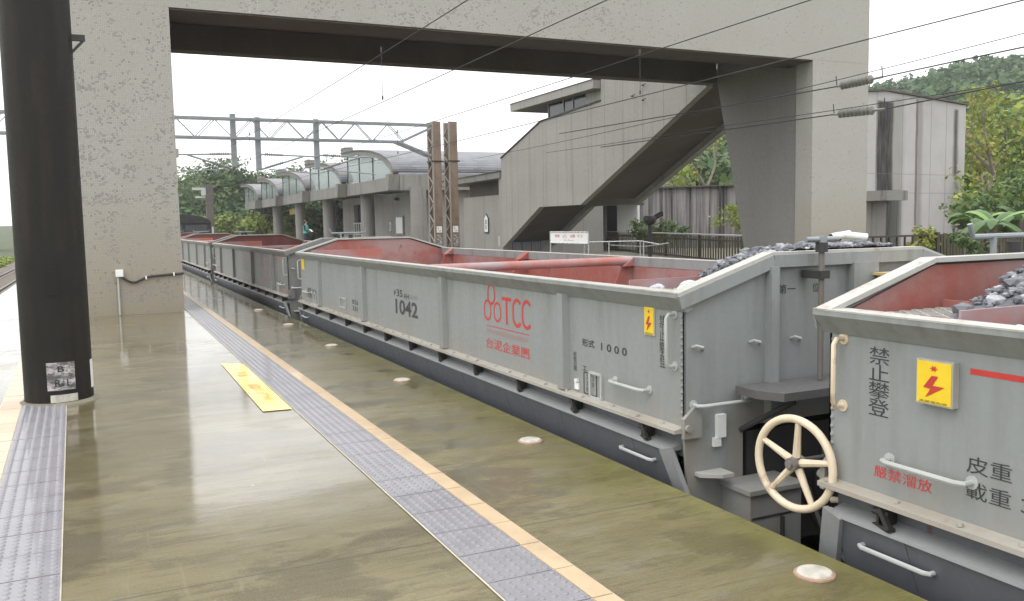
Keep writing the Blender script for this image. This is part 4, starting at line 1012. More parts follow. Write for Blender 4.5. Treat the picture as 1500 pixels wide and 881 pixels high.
MB().box(XS + 2.5, XS + 2.59, 54.4, 56.0, .75, 2.0).build('frame', 'galv', tm); MB().box(XS + 2.48, XS + 2.499, 54.55, 55.85, .85, 1.9).build('sheet', 'white', tm)
tg = thing('wall_plaque', 'narrow white plaque left of the framed notice board', 'sign', (XS + 2.55, 57.3, 1.4)); MB().box(XS + 2.55, XS + 2.59, 57.2, 57.5, 1.0, 1.6).build('plate', 'white', tg); MB().box(XS + 2.545, XS + 2.549, 57.28, 57.42, 1.1, 1.5).build('mark', 'grey_ink', tg)
lm = thing('wall_lamp', 'small dark lamp box under the station eave', 'lamp', (XS + 2.5, 55.5, 3.1)); MB().box(XS + 2.35, XS + 2.59, 55.3, 55.7, 3.0, 3.2).build('housing', 'iron', lm); MB().box(XS + 2.37, XS + 2.55, 55.34, 55.66, 2.97, 2.999).build('diffuser', 'white', lm)
tgt = thing('ticket_barrier', 'white upright rail barrier in the dark station opening', 'barrier', (XS + 2.2, 64, 0)); m_ = MB()
for k in range(5): m_.box(XS + 2.15, XS + 2.2, 62.6 + k * .6, 62.7 + k * .6, 0, 1.6)
m_.box(XS + 2.14, XS + 2.21, 62.5, 65.2, 1.55, 1.62); m_.box(XS + 2.14, XS + 2.21, 62.5, 65.2, .75, .8); m_.build('rails', 'rail_grey', tgt)
hs_ = thing('hanging_sign', 'amber platform sign hanging between round station columns', 'sign', (XS + 1.0, 82, 2.9)); MB().box(XS + .95, XS + 1.05, 80.6, 83.2, 2.55, 3.05).build('panel', 'orange', hs_)
m_ = MB(); [m_.tube([(XS + 1, y, 3.05), (XS + 1, y, 3.5)], .03, 6) for y in (81, 82.8)]; m_.build('hanger', 'iron', hs_)

# wing wall between station and stair with thin flat eave
wg = thing('station_wing', 'low grey concrete wing beside the stair with thin flat eave and arrow shaped sign', 'building', (XS, 36, 0))
MB().box(XS + .3, XS + 5, 33.7, 38.6, 0, 2.62).build('wall', 'conc', wg)
MB().box(XS + .75, XS + 5, 33.7, 38.9, 2.62, 3.3).build('recessed_wall', 'soffit', wg)
MB().box(XS + .02, XS + .3, 33.66, 33.95, 0, 3.3).build('corner_pier', 'conc', wg)
MB().prism([(33.7, 3.30), (41.0, 3.24), (41.0, 3.47), (33.7, 3.56)], 'x', XS - .05, XS + 5.5).build('eave_slab', 'conc2', wg)
MB().prism([(33.68, 3.565), (41.02, 3.475), (41.02, 3.51), (33.68, 3.60)], 'x', XS - .08, XS + 5.6).build('eave_flashing', 'black', wg)
w_ = MB().box(XS + .70, XS + .748, 34.6, 35.3, 2.68, 3.24).build('window', 'winglass', wg); MB().box(XS + .68, XS + .70, 34.55, 34.62, 2.66, 3.26).build('frame', 'galv', w_)
sg = thing('arrow_sign', 'white arrow shaped sign with dark border on the grey wing wall', 'sign', (XS + .28, 35.9, 1.4))
ar = lambda k: [(35.65 + k, .98 + k), (36.12 - k, .98 + k), (36.12 - k, 1.62), (35.885, 1.84 - k * 1.3), (35.65 + k, 1.62)]
MB().prism(ar(0), 'x', XS + .25, XS + .295).build('border', 'black_ink', sg); MB().prism(ar(.05), 'x', XS + .24, XS + .249).build('face', 'white', sg)
text('lettering', '車站', 'black_ink', sg, (XS + .24, 35.98, 1.12), .19, .46, '-X', vertical=True, bold=.02)
MB().box(XS + .2, XS + .29, 34.25, 34.5, .42, .85).build('switch_box', 'rail_grey', wg)

# exit pavilion behind the stair, garden wall, tall stained building
pv = thing('exit_pavilion', 'small pale pavilion with curved canopy behind the staircase', 'building', at(890, 330, 42))
def wallseg(px0, px1, d0, d1, z0, z1, th=.3):
    a_, b_ = at(px0, 330, d0), at(px1, 330, d1); a_.z = b_.z = 0; dvec = (b_ - a_).normalized(); nv = Vector((-dvec.y, dvec.x, 0)) * th
    vs = [a_, b_, b_ + nv, a_ + nv]; return MB().add([(p.x, p.y, z0) for p in vs] + [(p.x, p.y, z1) for p in vs], [(0, 3, 2, 1), (4, 5, 6, 7), (0, 1, 5, 4), (1, 2, 6, 5), (2, 3, 7, 6), (3, 0, 4, 7)])
wallseg(800, 886, 44, 42.5, 0, 2.6).build('wall', 'conc2', pv); wallseg(904, 934, 42.3, 41.8, 0, 2.4).build('wall', 'white', pv)
wallseg(886, 904, 43, 42.8, 0, 2.5).build('doorway', 'winglass', pv)
wallseg(868, 872, 42.2, 42.15, 0, 2.5, .1).build('joint_post', 'galv', pv)
cnp = MB(); a_, b_ = at(838, 300, 41.5), at(944, 300, 40.2); a_.z = b_.z = 0
for k in range(9):
    t0, t1 = k / 9, (k + 1) / 9; zt = lambda t: 2.25 + .55 * math.sin(PI * (.25 + t * .72)); p0, p1 = a_.lerp(b_, t0), a_.lerp(b_, t1); nv = Vector((.35, .93, 0)) * 3
    cnp.add([(p0.x, p0.y, zt(t0)), (p1.x, p1.y, zt(t1)), (p1.x + nv.x, p1.y + nv.y, zt(t1)), (p0.x + nv.x, p0.y + nv.y, zt(t0)), (p0.x, p0.y, zt(t0) - .18), (p1.x, p1.y, zt(t1) - .18), (p1.x + nv.x, p1.y + nv.y, zt(t1) - .18), (p0.x + nv.x, p0.y + nv.y, zt(t0) - .18)], [(0, 1, 2, 3), (4, 7, 6, 5), (0, 4, 5, 1), (2, 6, 7, 3), (1, 5, 6, 2), (0, 3, 7, 4)])
cnp.build('canopy', 'conc3', pv)
e0, e1 = a_.lerp(b_, .62), b_; MB().beam((e0.x, e0.y - .06, 2.38), (e1.x, e1.y - .06, 2.30), .05, .26).build('green_fascia', 'greenedge', pv)
yp_ = thing('ochre_post', 'ochre lattice post with small white plate behind the sign board', 'post', at(851, 335, 39)); b0 = at(851, 335, 39); b0.z = 0
MB().box(b0.x - .05, b0.x + .45, b0.y, b0.y + .35, 0, 3.4).build('shaft', 'ochre', yp_); m_ = MB()
for k in range(7): m_.beam((b0.x - .06, b0.y + (.02 if k % 2 else .33), .3 + k * .45), (b0.x - .06, b0.y + (.33 if k % 2 else .02), .75 + k * .45), .03, .05)
m_.build('lattice', 'mastlat', yp_); MB().box(b0.x + .1, b0.x + .42, b0.y - .03, b0.y - .005, 1.15, 1.5).build('number_plate', 'white', yp_)

gw = thing('garden_wall', 'old board marked concrete wall streaked black, behind the picket fence', 'wall', at(1000, 330, 43))
GW0, GW1 = at(915, 330, 44), at(1090, 330, 42.2)
def gwall():
    d_ = (GW1 - GW0); d_.z = 0; d_.normalize(); nv = Vector((-d_.y, d_.x, 0)) * .25; m_ = MB()
    vs = [GW0, GW1, GW1 + nv, GW0 + nv]; m_.add([(p.x, p.y, 0) for p in vs] + [(p.x, p.y, 2.98) for p in vs], [(0, 3, 2, 1), (4, 5, 6, 7), (0, 1, 5, 4), (1, 2, 6, 5), (2, 3, 7, 6), (3, 0, 4, 7)]); m_.build('wall', 'conc3', gw)
    MB().beam((GW0.x, GW0.y, 3.01), (GW1.x, GW1.y, 3.01), .45, .06).build('coping', 'soffit', gw)
    p = GW0.lerp(GW1, .80); MB().beam((p.x - .04, p.y - .09, .0), (p.x - .04, p.y - .09, 2.98), .42, .05, d_).build('drain_strip', 'black', gw)
gwall()

tbx, tby = 28.6, 26.3
tb_ = thing('stained_building', 'tall pale concrete block with black run-off stains at the right', 'building', (tbx, tby, 0)); tb_.rotation_euler = (0, 0, 0)
def tbw():
    poly = [(tbx, 0), (tbx + 7.15, 0), (tbx + 7.15, 6.28), (tbx + 1.15, 6.52), (tbx - .2, 6.40), (tbx - .2, 0)]
    o = MB().prism(poly, 'y', tby, tby + 6).build('wall', 'stain', tb_)
    cp = MB(); q_ = [(tbx - .25, 6.42), (tbx + 1.15, 6.54), (tbx + 7.2, 6.30)]
    for a_, b_ in zip(q_[:-1], q_[1:]): cp.beam((a_[0], tby + 3, a_[1] + .03), (b_[0], tby + 3, b_[1] + .03), 6.2, .07)
    cp.build('roof_edge', 'soffit', tb_)
    MB().box(tbx - .2, tbx + 1.42, tby - .9, tby - .003, 2.02, 2.42).build('door_canopy', 'conc2', tb_)
    MB().box(tbx - .2, tbx + 1.25, tby - .03, tby - .004, 0, 2.0).build('doorway', 'conc2', tb_)
tbw(); tb_.rotation_euler = (0, 0, R(8))

# ------------------------------------------------------------------ fences, railings, signs on the far platform
def picket(name, label, p0, p1, z0, z1, n, wd, mat, rail=None, posts=5, th=.03):
    t = thing(name, label, 'fence', (p0[0], p0[1], z0)); p0, p1 = Vector((*p0, 0)), Vector((*p1, 0)); d_ = (p1 - p0).normalized(); nv = Vector((-d_.y, d_.x, 0))
    m_ = MB()
    for k in range(n):
        p = p0.lerp(p1, (k + .5) / n); j = random.uniform(-.012, .012); m_.beam(p + Vector((0, 0, z0 + .07)), p + Vector((0, 0, z1 + j)) + d_ * random.uniform(-.01, .01), wd * random.uniform(.85, 1.1), th, nv.cross(Vector((0, 0, 1))) if False else nv)
    m_.build('pickets', mat, t)
    r_ = MB()
    for z in (z0 + .18, z1 - .12): r_.beam(p0 + nv * .035 + Vector((0, 0, z)), p1 + nv * .035 + Vector((0, 0, z)), .05, .06)
    r_.build('cross_rail', mat, t)
    if rail: m2 = MB(); m2.tube([p0 + Vector((0, 0, z1 + .05)), p1 + Vector((0, 0, z1 + .05))], .028, 8); m2.build('top_rail', rail, t)
    for k in range(posts):
        p = p0.lerp(p1, k / (posts - 1)); MB().box(p.x - .05, p.x + .05, p.y - .05, p.y + .05, z0 - .05, z1 + .04).build('post', mat if rail else 'iron', t)
    return t
picket('picket_fence', 'mossy dark picket fence with pale top rail beyond the staircase', (17.7, 21.0), (24.5, 42.5), -.1, .84, 96, .075, 'fence', 'rail_grey', 7)
picket('picket_fence', 'olive picket fence at the right edge below the banana plant', (19.75, 15.85), (27.5, 14.6), .08, .92, 78, .075, 'fence', None, 6)
ir = thing('iron_railing', 'open dark iron railing between the bridge pier and the olive pickets', 'railing', (18.5, 16.0, 0))
m_ = MB()
for k in range(9): x = 17.35 + k * .28; m_.box(x - .022, x + .022, 15.98, 16.02, 0, .88)
m_.build('bars', 'iron', ir); m_ = MB(); m_.box(17.3, 19.72, 15.97, 16.03, .86, .91); m_.box(17.3, 19.72, 15.97, 16.03, .1, .14); m_.build('rail', 'iron', ir)
kb = MB(); kb.box(17.4, 33, 13.2, 14.6, 0, .13); tag(kb.build('planter_kerb', 'conc_edge'), 'low pale kerb in front of the olive picket fence', 'kerb')

sb = thing('sign_board', 'white framed board with red no entry lettering on the far platform', 'sign', (15, 27, 0))
def board():
    x = 15.0; y0, y1 = 25.62, 28.36
    MB().box(x, x + .03, y0, y1, .68, 1.03).build('panel', 'white', sb)
    m_ = MB()
    for a_, b_ in (((y0, .66), (y1, .66)), ((y0, 1.05), (y1, 1.05)), ((y0, .0), (y0, 1.05)), ((y1, .0), (y1, 1.05))): m_.tube([(x, a_[0], a_[1]), (x, b_[0], b_[1])], .025, 8)
    m_.build('frame', 'tubes', sb)
    text('lettering', '禁 止 通 行', 'red_ink', sb, (x, y1 - .34, .855), 2.05, .105, '-X', thick=.003)
    text('lettering', 'No Entry', 'red_ink', sb, (x, y1 - 1.0, .735), .75, .055, '-X', thick=.003)
board()
hr = thing('handrail', 'low stainless handrails of a ramp beside the no entry board', 'handrail', (17, 25, 0)); m_ = MB()
for z in (.74,):
    m_.tube([(15.4, 26.6, z - .05), (16.6, 24.9, z - .02), (17.0, 24.2, z - .15)], .018, 8)
    m_.tube([(15.3, 24.8, z - .12), (16.4, 24.4, z - .2), (17.2, 24.1, z - .10)], .018, 8)
for x, y in ((15.4, 26.6), (16.6, 24.9), (15.3, 24.8), (16.4, 24.4)): m_.tube([(x, y, 0), (x, y, .74)], .022, 8)
m_.build('rails', 'tubes', hr)
hp = at(952, 340, 30); hp.z = 0
ho = thing('horn_post', 'black post with round loudspeaker horn in front of the picket fence', 'loudspeaker', hp)
m_ = MB(); m_.tube([hp, hp + Vector((0, 0, 1.28))], .07, 10); m_.build('post', 'black', ho)
m_ = MB(); m_.lathe([(.10, 1.25), (.20, 1.33), (.23, 1.45), (.20, 1.55), (.05, 1.58)], (hp.x, hp.y, 0), 16); m_.build('bowl', 'black', ho)
m_ = MB(); m_.tube([hp + Vector((.05, -.05, 1.45)), hp + Vector((.25, -.12, 1.55)), hp + Vector((.33, -.15, 1.62)), hp + Vector((.40, -.18, 1.62))], [.09, .09, .08, .10], 12); m_.build('spout', 'black', ho)

def cctv(px, py, d, ang, label):
    p = at(px, py, d); t = thing('surveillance_camera', label, 'camera', p, 'white cameras in front of the bridge pier')
    dv = Vector((math.cos(ang), math.sin(ang), -.12)); m_ = MB(); m_.tube([p - dv * .25, p + dv * .25], .085, 14); m_.build('housing', 'white', t)
    m_ = MB(); m_.tube([p + dv * .25, p + dv * .27], .07, 14); m_.build('lens', 'black', t)
    m_ = MB(); m_.tube([p + Vector((0, 0, -.07)), p + Vector((0, .1, -.28)), Vector((p.x, p.y + .1, 0))], .03, 8); m_.build('stalk', 'black', t)
cctv(1231, 345, 20.6, R(170), 'left white camera on a stalk at the foot of the bridge pier')
cctv(1254, 346, 20.6, R(-30), 'right white camera on a stalk at the foot of the bridge pier, tilted down')

# ------------------------------------------------------------------ overhead line gantry, masts, wires
gn = thing('overhead_gantry', 'lattice steel gantry carrying the overhead line across the tracks', 'gantry', (8, 36, 0))
GY = 36.0; ZT, ZB_ = 5.66, 4.92
ch = MB()
for yy in (GY - .25, GY + .25): ch.beam((-11, yy, ZT), (13.2, yy, ZT), .07, .08); 
for yy in (GY - .25, GY + .25): ch.beam((-9, yy, ZB_), (11.9, yy, ZB_), .07, .08)
ch.build('chord', 'galv', gn)
lt = MB(); x = -9.0; up_ = True; step = .70
while x < 11.8:
    for yy in (GY - .25, GY + .25):
        off = 0 if yy < GY else .12
        lt.beam((x + off, yy, ZB_ if up_ else ZT), (x + step + off, yy, ZT if up_ else ZB_), .030, .030)
    x += step; up_ = not up_
lt.build('lattice', 'galv', gn)
kn = MB()
for yy in (GY - .25, GY + .25): kn.beam((11.9, yy, ZB_), (13.2, yy, ZT - .15), .08, .08); kn.beam((11.7, yy, ZB_), (13.2, yy, 4.35), .09, .09)
kn.build('knee_brace', 'galv', gn)
DR = [(5.06, 5.86, 3.8), (5.99, 5.76, 3.68), (8.32, 5.76, 3.75), (-1.6, 5.8, 3.8)]
for x_, za, zb in DR: MB().box(x_ - .10, x_ + .10, GY - .10, GY + .10, zb, za).build('drop_post', 'galv', gn)
def mast(x_, y_, h, label, grp='lattice masts by the station'):
    t = thing('lattice_mast', label, 'mast', (x_, y_, 0), grp); s_ = .40; s_x = .40; s_ = .62
    MB().box(x_ + .05, x_ + s_x, y_ - s_ / 2, y_ - s_ / 2 + .05, 0, h).build('plate', 'mast', t); MB().box(x_ + .05, x_ + s_x, y_ + s_ / 2 - .05, y_ + s_ / 2, 0, h).build('plate', 'mast', t)
    m_ = MB(); z = .2
    for yy in (-s_ / 2 + .02, s_ / 2 - .02): m_.box(x_ - .0, x_ + .05, y_ + yy - .04, y_ + yy + .04, 0, h)
    k = 0
    while z < h - .5:
        a_, b_ = (-s_ / 2, s_ / 2) if k % 2 else (s_ / 2, -s_ / 2); m_.beam((x_, y_ + a_, z), (x_, y_ + b_, z + .42), .05, .03, (1, 0, 0)); z += .42; k += 1
    m_.build('lattice', 'mastlat', t)
    m_ = MB(); m_.box(x_ - .03, x_ + s_x + .03, y_ - s_ / 2 - .03, y_ + s_ / 2 + .03, h - 1.72, h - 1.66); m_.box(x_ + s_x + .03, x_ + s_x + .12, y_ - .26, y_ - .2, h - 1.72, h - 1.66); m_.build('band', 'iron', t)
    m_ = MB().box(x_ + .10, x_ + .34, y_ - s_ / 2 - .015, y_ - s_ / 2 - .002, 1.05, 1.32).build('number_plate', 'white', t)
    text('lettering', '8\n124', 'black_ink', m_, (x_ + .14, y_ - s_ / 2 - .016, 1.09), .16, .18, '-Y')
    MB().box(x_ + .12, x_ + .34, y_ - s_ / 2 - .015, y_ - s_ / 2 - .002, .45, .95).build('notice_plate', 'sticker', t)
mast(13.22, 36.0, 5.80, 'left lattice mast, at the end of the gantry truss')
mast(13.98, 36.0, 5.82, 'right lattice mast, standing free beside the gantry end')
mast(-9.4, 36.0, 5.80, 'lattice mast on the far left carrying the gantry')

# cantilever arms on the gantry posts
def arm(px, label):
    x_, side_ = px
    t = thing('cantilever_arm', label, 'bracket', (x_, GY, 4.4), 'overhead line cantilever arms')
    m_ = MB(); e = side_
    m_.tube([(x_ + e * .1, GY - .15, 4.30), (x_ + e * 2.3, GY - .15, 4.24)], .03, 8); m_.tube([(x_ + e * .1, GY - .15, 3.72), (x_ + e * 1.75, GY - .15, 4.24)], .035, 8); m_.tube([(x_ + e * .35, GY - .15, 3.72), (x_ + e * 2.4, GY - .15, 3.55)], .022, 8); m_.build('rod', 'galv', t)
    for z0, z1 in ((4.30, 4.285), (3.78, 3.98)):
        m_ = MB()
        for k in range(9):
            f_ = k / 8; m_.lathe([(.02, -.03), (.075, 0), (.02, .03)], (x_ + e * (.25 + f_ * .65), GY - .15, z0 + (z1 - z0) * f_), 10, 'x')
        m_.build('insulator', 'ceramic', t)
arm((5.06, -1), 'cantilever arm left of the first gantry drop post'); arm((5.99, 1), 'cantilever arm right of the second gantry drop post'); arm((8.32, 1), 'cantilever arm right of the drop post nearest the station')

def cable(name, label, pts, r=.008, drops=(), grp='overhead line wires'):
    t = thing(name, label, 'wire', pts[0], grp); m_ = MB(); out = []
    for a_, b_ in zip(pts[:-1], pts[1:]):
        a_, b_ = Vector(a_), Vector(b_); n = 14
        for i in range(n + (b_ == Vector(pts[-1]))):
            f_ = i / n; p = a_.lerp(b_, f_); p.z -= .12 * 4 * f_ * (1 - f_) * (a_ - b_).length / 50; out.append(p)
    m_.tube(out, r, 6); m_.build('strand', 'wire', t)
    for (y, z0, z1, x_) in drops:
        d_ = MB(); d_.tube([(x_, y, z0), (x_, y, z1)], .0045, 6); d_.lathe([(.016, z0 - .03), (.016, z0 + .05)], (x_, y, 0), 8); d_.lathe([(.014, z1 - .03), (.014, z1 + .03)], (x_, y, 0), 8); d_.build('dropper', 'wire', t)
    return t
cable('messenger_wire', 'upper wire above the wagons, passing under the bridge soffit', [(4.1, -6, 4.14), (4.1, 36, 4.12), (4.1, 95, 4.1)], .0065, [(13.2, 4.09, 3.37, 4.1), (26, 4.07, 3.38, 4.1)])
cable('contact_wire', 'lower contact wire above the wagons', [(4.1, -6, 3.40), (4.1, 36, 3.42), (4.1, 95, 3.4)], .0055)
cable('messenger_wire', 'upper wire over the empty second track', [(7.85, -6, 4.08), (7.85, 36, 4.10), (7.85, 95, 4.1)], .0075, [(11.75, 4.04, 3.42, 7.85), (24, 4.05, 3.45, 7.85)])
cable('contact_wire', 'lower contact wire over the empty second track', [(7.85, -6, 3.45), (7.85, 36, 3.47), (7.85, 95, 3.45)], .007)
# two anchored wires with bead insulators near the pier
def onpx(x_, px, py):
    c_, s_ = math.cos(ROLL), math.sin(ROLL); dx, dy_ = px - 750, py - 440.5; v = _f + _r * ((c_ * dx - s_ * dy_) / 1280) - _u * ((s_ * dx + c_ * dy_) / 1280)
    k = x_ / v.x; return Vector((0, 0, EYE)) + v * k
def anchored(x_, pl, label):
    P_ = [onpx(x_, *p) for p in pl]
    t = thing('anchored_wire', label, 'wire', P_[0], 'overhead line wires')
    m_ = MB(); m_.tube(P_[:3], .010, 6); m_.tube(P_[3:], .010, 6); m_.build('strand', 'wire', t)
    a_, b_ = P_[2], P_[3]; m_ = MB(); n = 9; d_ = (b_ - a_).normalized()
    m_.tube([a_, b_], .018, 8)
    for k in range(n):
        p = a_.lerp(b_, .25 + .62 * k / (n - 1)); m_.tube([p - d_ * .02, p, p + d_ * .02], [.03, .068, .03], 12)
    m_.build('insulator', 'ceramic', t)
    m_ = MB(); m_.tube([P_[2], P_[2] + Vector((0, .02, .16))], .008, 6); m_.tube([P_[3], P_[3] + Vector((0, .02, .16))], .008, 6); m_.build('arcing_horn', 'wire', t)
anchored(10.4, [(1640, 40), (1400, 90), (1293, 113), (1226, 127), (1050, 158), (820, 196)], 'upper anchored wire with ribbed insulator in front of the pier')
anchored(10.4, [(1640, 92), (1400, 139), (1297, 160), (1222, 168), (1057, 191), (880, 216)], 'lower anchored wire with ribbed insulator in front of the pier')
P_ = [onpx(10.4, *p) for p in ((1640, 20), (1500, 49), (1140, 138), (960, 178), (700, 232))]
cable('feeder_wire', 'thin wire crossing just above the ribbed insulators', P_, .006)
P_ = [onpx(10.4, *p) for p in ((1640, 85), (1500, 119), (1050, 186), (800, 224))]
cable('feeder_wire', 'thin wire crossing just above the lower ribbed insulator', P_, .006, [])

# concrete mast beyond the locomotive
mp = at(309, 335, 72); m0 = Vector((mp.x, mp.y, 0)); cmst = thing('signal_mast', 'dark slender mast beyond the locomotive in front of the trees', 'mast', m0)
MB().box(m0.x - .28, m0.x + .28, m0.y - .28, m0.y + .28, GZ, 5.0).build('shaft', 'soffit', cmst); m_ = MB(); m_.box(m0.x - 1.3, m0.x + .1, m0.y - .1, m0.y + .1, 4.55, 4.75); m_.box(m0.x - 1.1, m0.x - .2, m0.y - .1, m0.y + .1, 3.9, 4.05); m_.box(m0.x - .6, m0.x - .1, m0.y - .2, m0.y + .2, 4.1, 4.6); m_.build('bracket', 'rail_grey', cmst)
lw = wallseg(300, 372, 88, 100, -1.0, .95); tag(lw.build('boundary_wall', 'conc2'), 'low grey wall at the platform end in front of the woods', 'wall')
lw = wallseg(372, 475, 100, 92, -1.0, 1.1); tag(lw.build('boundary_wall', 'conc2'), 'low grey wall seen between the station columns', 'wall')

# ------------------------------------------------------------------ person with green vest
def person():
    bx, by = 12.4, 57.6
    t = thing('person', 'person in dark uniform and green vest standing on the far platform with white papers', 'person', (bx, by, 0)); H_ = 1.80
    face = Vector((.80, -.60, 0)); side_ = Vector((face.y * -1, face.x, 0))
    pt = lambda f, s, z: Vector((bx, by, 0)) + face * f + side_ * s + Vector((0, 0, z))
    V = [pt(0, 0, .98), pt(0, 0, 1.2), pt(.01, 0, 1.45), pt(0, 0, 1.56), pt(.02, 0, 1.66), pt(.01, 0, 1.78),
         pt(0, .10, .92), pt(.02, .11, .50), pt(0, .11, .08), pt(.14, .11, .03), pt(0, -.10, .92), pt(.02, -.11, .50), pt(-.02, -.11, .08), pt(.12, -.11, .03),
         pt(0, .20, 1.47), pt(.02, .25, 1.20), pt(.24, .20, 1.10), pt(.32, .17, 1.11), pt(0, -.20, 1.47), pt(.02, -.25, 1.20), pt(.24, -.16, 1.10), pt(.32, -.13, 1.11)]
    rad = [.15, .13, .15, .065, .10, .09, .10, .075, .05, .045, .10, .075, .05, .045, .075, .05, .04, .04, .075, .05, .04, .04]
    E_ = [(0, 1), (1, 2), (2, 3), (3, 4), (4, 5), (0, 6), (6, 7), (7, 8), (8, 9), (0, 10), (10, 11), (11, 12), (12, 13), (2, 14), (14, 15), (15, 16), (16, 17), (2, 18), (18, 19), (19, 20), (20, 21)]
    me = bpy.data.meshes.new('body'); me.from_pydata([tuple(v - Vector((bx, by, 0))) for v in V], E_, []); o = bpy.data.objects.new('body', me); COL.objects.link(o)
    sk = o.modifiers.new('skin', 'SKIN'); 
    for i, r_ in enumerate(rad): me.skin_vertices[0].data[i].radius = (r_, r_); me.skin_vertices[0].data[i].use_root = (i == 0)
    sb_ = o.modifiers.new('sub', 'SUBSURF'); sb_.levels = 2; sb_.render_levels = 2
    dg = bpy.context.evaluated_depsgraph_get(); m2 = bpy.data.meshes.new_from_object(o.evaluated_get(dg)); bpy.data.objects.remove(o)
    m2.materials.clear(); m2.materials.append(M['navy']); m2.materials.append(M['skin']); m2.name = 'body'
    for p in m2.polygons: p.use_smooth = True; p.material_index = 1 if (p.center.z > 1.55 or (1.02 < p.center.z < 1.2 and p.center.xy.dot(face.xy) > .27)) else 0
    ob = bpy.data.objects.new('body', m2); COL.objects.link(ob); ob.parent = t
    m_ = MB(); pr = []
    for z, rx, ry in ((.98, .175, .215), (1.2, .16, .19), (1.38, .18, .215), (1.5, .12, .21), (1.53, .08, .14)):
        for k in range(20): an = 2 * PI * k / 20; pr.append(pt(rx * math.cos(an), ry * math.sin(an), z))
    m_.add(pr, [(l * 20 + k, l * 20 + (k + 1) % 20, (l + 1) * 20 + (k + 1) % 20, (l + 1) * 20 + k) for l in range(4) for k in range(20)]); m_.sm = True; m_.build('vest', 'vest', t)
    m_ = MB(); pr = []
    for z, r_ in ((1.62, .095), (1.70, .118), (1.77, .112), (1.83, .07), (1.85, .005)):
        for k in range(16): an = 2 * PI * k / 16; pr.append(pt(-.015 + r_ * math.cos(an) * (1 if math.cos(an) < 0 or z > 1.74 else .55), r_ * math.sin(an), z))
    m_.add(pr, [(l * 16 + k, l * 16 + (k + 1) % 16, (l + 1) * 16 + (k + 1) % 16, (l + 1) * 16 + k) for l in range(4) for k in range(16)]); m_.sm = True; m_.build('hair', 'hair', t)
    pp = MB(); a_ = pt(.36, 0, 1.16); pp.beam(a_ - side_ * .16, a_ + side_ * .16, .26, .012, (face + Vector((0, 0, 1.2))).normalized()); tag(pp.build('papers', 'white', None), 'white sheets of paper held by the person in the green vest', 'papers')
person()

# ------------------------------------------------------------------ vegetation
gq = np.random.default_rng(11)
def forest(name, label, n, s0, s1, d0, d1, hgt, per, size, mat, dens=1.0, seed=1, flat=.75):
    blobs = []
    for k in range(n):
        s = gq.uniform(s0, s1); d = d0 + (d1 - d0) * gq.random() ** .8; h = hgt * gq.uniform(.65, 1.25); p = fan(s, d, GZ + elev(s, d)); r_ = h * gq.uniform(.30, .50)
        blobs.append(((p.x, p.y, p.z + h * .62), (r_, r_, h * .42 * flat)))
        if gq.random() < .5: blobs.append(((p.x + gq.normal() * r_ * .6, p.y + gq.normal() * r_ * .6, p.z + h * .8), (r_ * .6, r_ * .6, h * .25 * flat)))
    return tag(leaf_obj(name, leaves(blobs, per, size, seed=seed), mat), label, 'forest', None, 'stuff')
forest('hillside_forest', 'dense green forest covering the hill at the right', 1500, .10, .78, 80, 300, 9.5, 70, .75, 'leaf_far', seed=2)
forest('hillside_forest', 'lighter green woods at the foot of the hill', 160, .12, .75, 58, 95, 6.5, 170, .36, 'leaf_mid', seed=3)
forest('undergrowth', 'yellow green woods just beyond the stained building', 60, .47, .72, 50, 74, 7.5, 420, .22, 'leaf_lime', seed=9)
forest('woodland', 'mixed green woodland behind the far end of the platforms', 150, -.43, -.12, 105, 165, 8.6, 900, .23, 'leaf_mid', seed=4, flat=.9)
forest('undergrowth', 'bright green bushes behind the low wall by the station', 70, -.36, -.20, 88, 108, 3.6, 220, .22, 'leaf_lime', seed=5)
forest('undergrowth', 'dark bushes at the foot of the woodland', 90, -.43, -.12, 98, 112, 4.5, 220, .30, 'leaf_far', seed=6)

def tree(name, label, base, height, spread, nl, mat, leafn, leafsize, seed, lean=(0, 0), bare=.0, blob=.8, group=None, fork=.35):
    rg = random.Random(seed); t = thing(name, label, 'tree', base, group); m_ = MB(); tips = []
    def grow(p, d_, ln, r_, lv):
        n = 4; pts = [p]; q_ = p.copy(); dd = d_.copy()
        for i in range(n):
            dd = (dd + Vector((rg.uniform(-1, 1), rg.uniform(-1, 1), rg.uniform(-.3, .7))) * .16).normalized(); q_ = q_ + dd * (ln / n); pts.append(q_.copy())
        m_.tube(pts, [r_ * (1 - .55 * i / n) for i in range(n + 1)], 7 if lv < 2 else 5)
        if lv >= 3: tips.append(q_); return
        for k in range(rg.randint(2, 3) + (lv == 0)):
            an = rg.uniform(0, 6.28); el = rg.uniform(.35, .95); nd_ = (dd * math.cos(el) + Vector((math.cos(an), math.sin(an), .1)) * math.sin(el)).normalized()
            grow(pts[-1] if k < 2 else pts[2], nd_, ln * rg.uniform(.55, .8), r_ * .48, lv + 1)
        if lv >= 1: tips.append(pts[3])
    grow(Vector(base), Vector((lean[0], lean[1], 1)).normalized(), height * fork, height * .022, 0)
    m_.build('trunk', 'bark', t)
    bl = [((p.x, p.y, p.z), (blob * rg.uniform(.6, 1.2), blob * rg.uniform(.6, 1.2), blob * rg.uniform(.35, .7))) for p in tips if rg.random() > bare]
    if bl: leaf_obj('crown', leaves(bl, leafn, leafsize, jitter=1.0, fill=.1, seed=seed), mat, t)
    return t
def gpt(px, d, z=0.0): p = at(px, 330, d); return Vector((p.x, p.y, z))
tree('bare_tree', 'sparse pale branched tree rising behind the streaked garden wall', gpt(1040, 49), 8.8, 3, 4, 'leaf_lime', 26, .12, 21, (-.05, 0), .55, .75, fork=.36)
tree('bare_tree', 'low spreading half bare tree left of the taller one behind the garden wall', gpt(985, 47), 5.6, 3, 4, 'leaf_lime', 26, .12, 25, (-.25, 0), .45, .7)
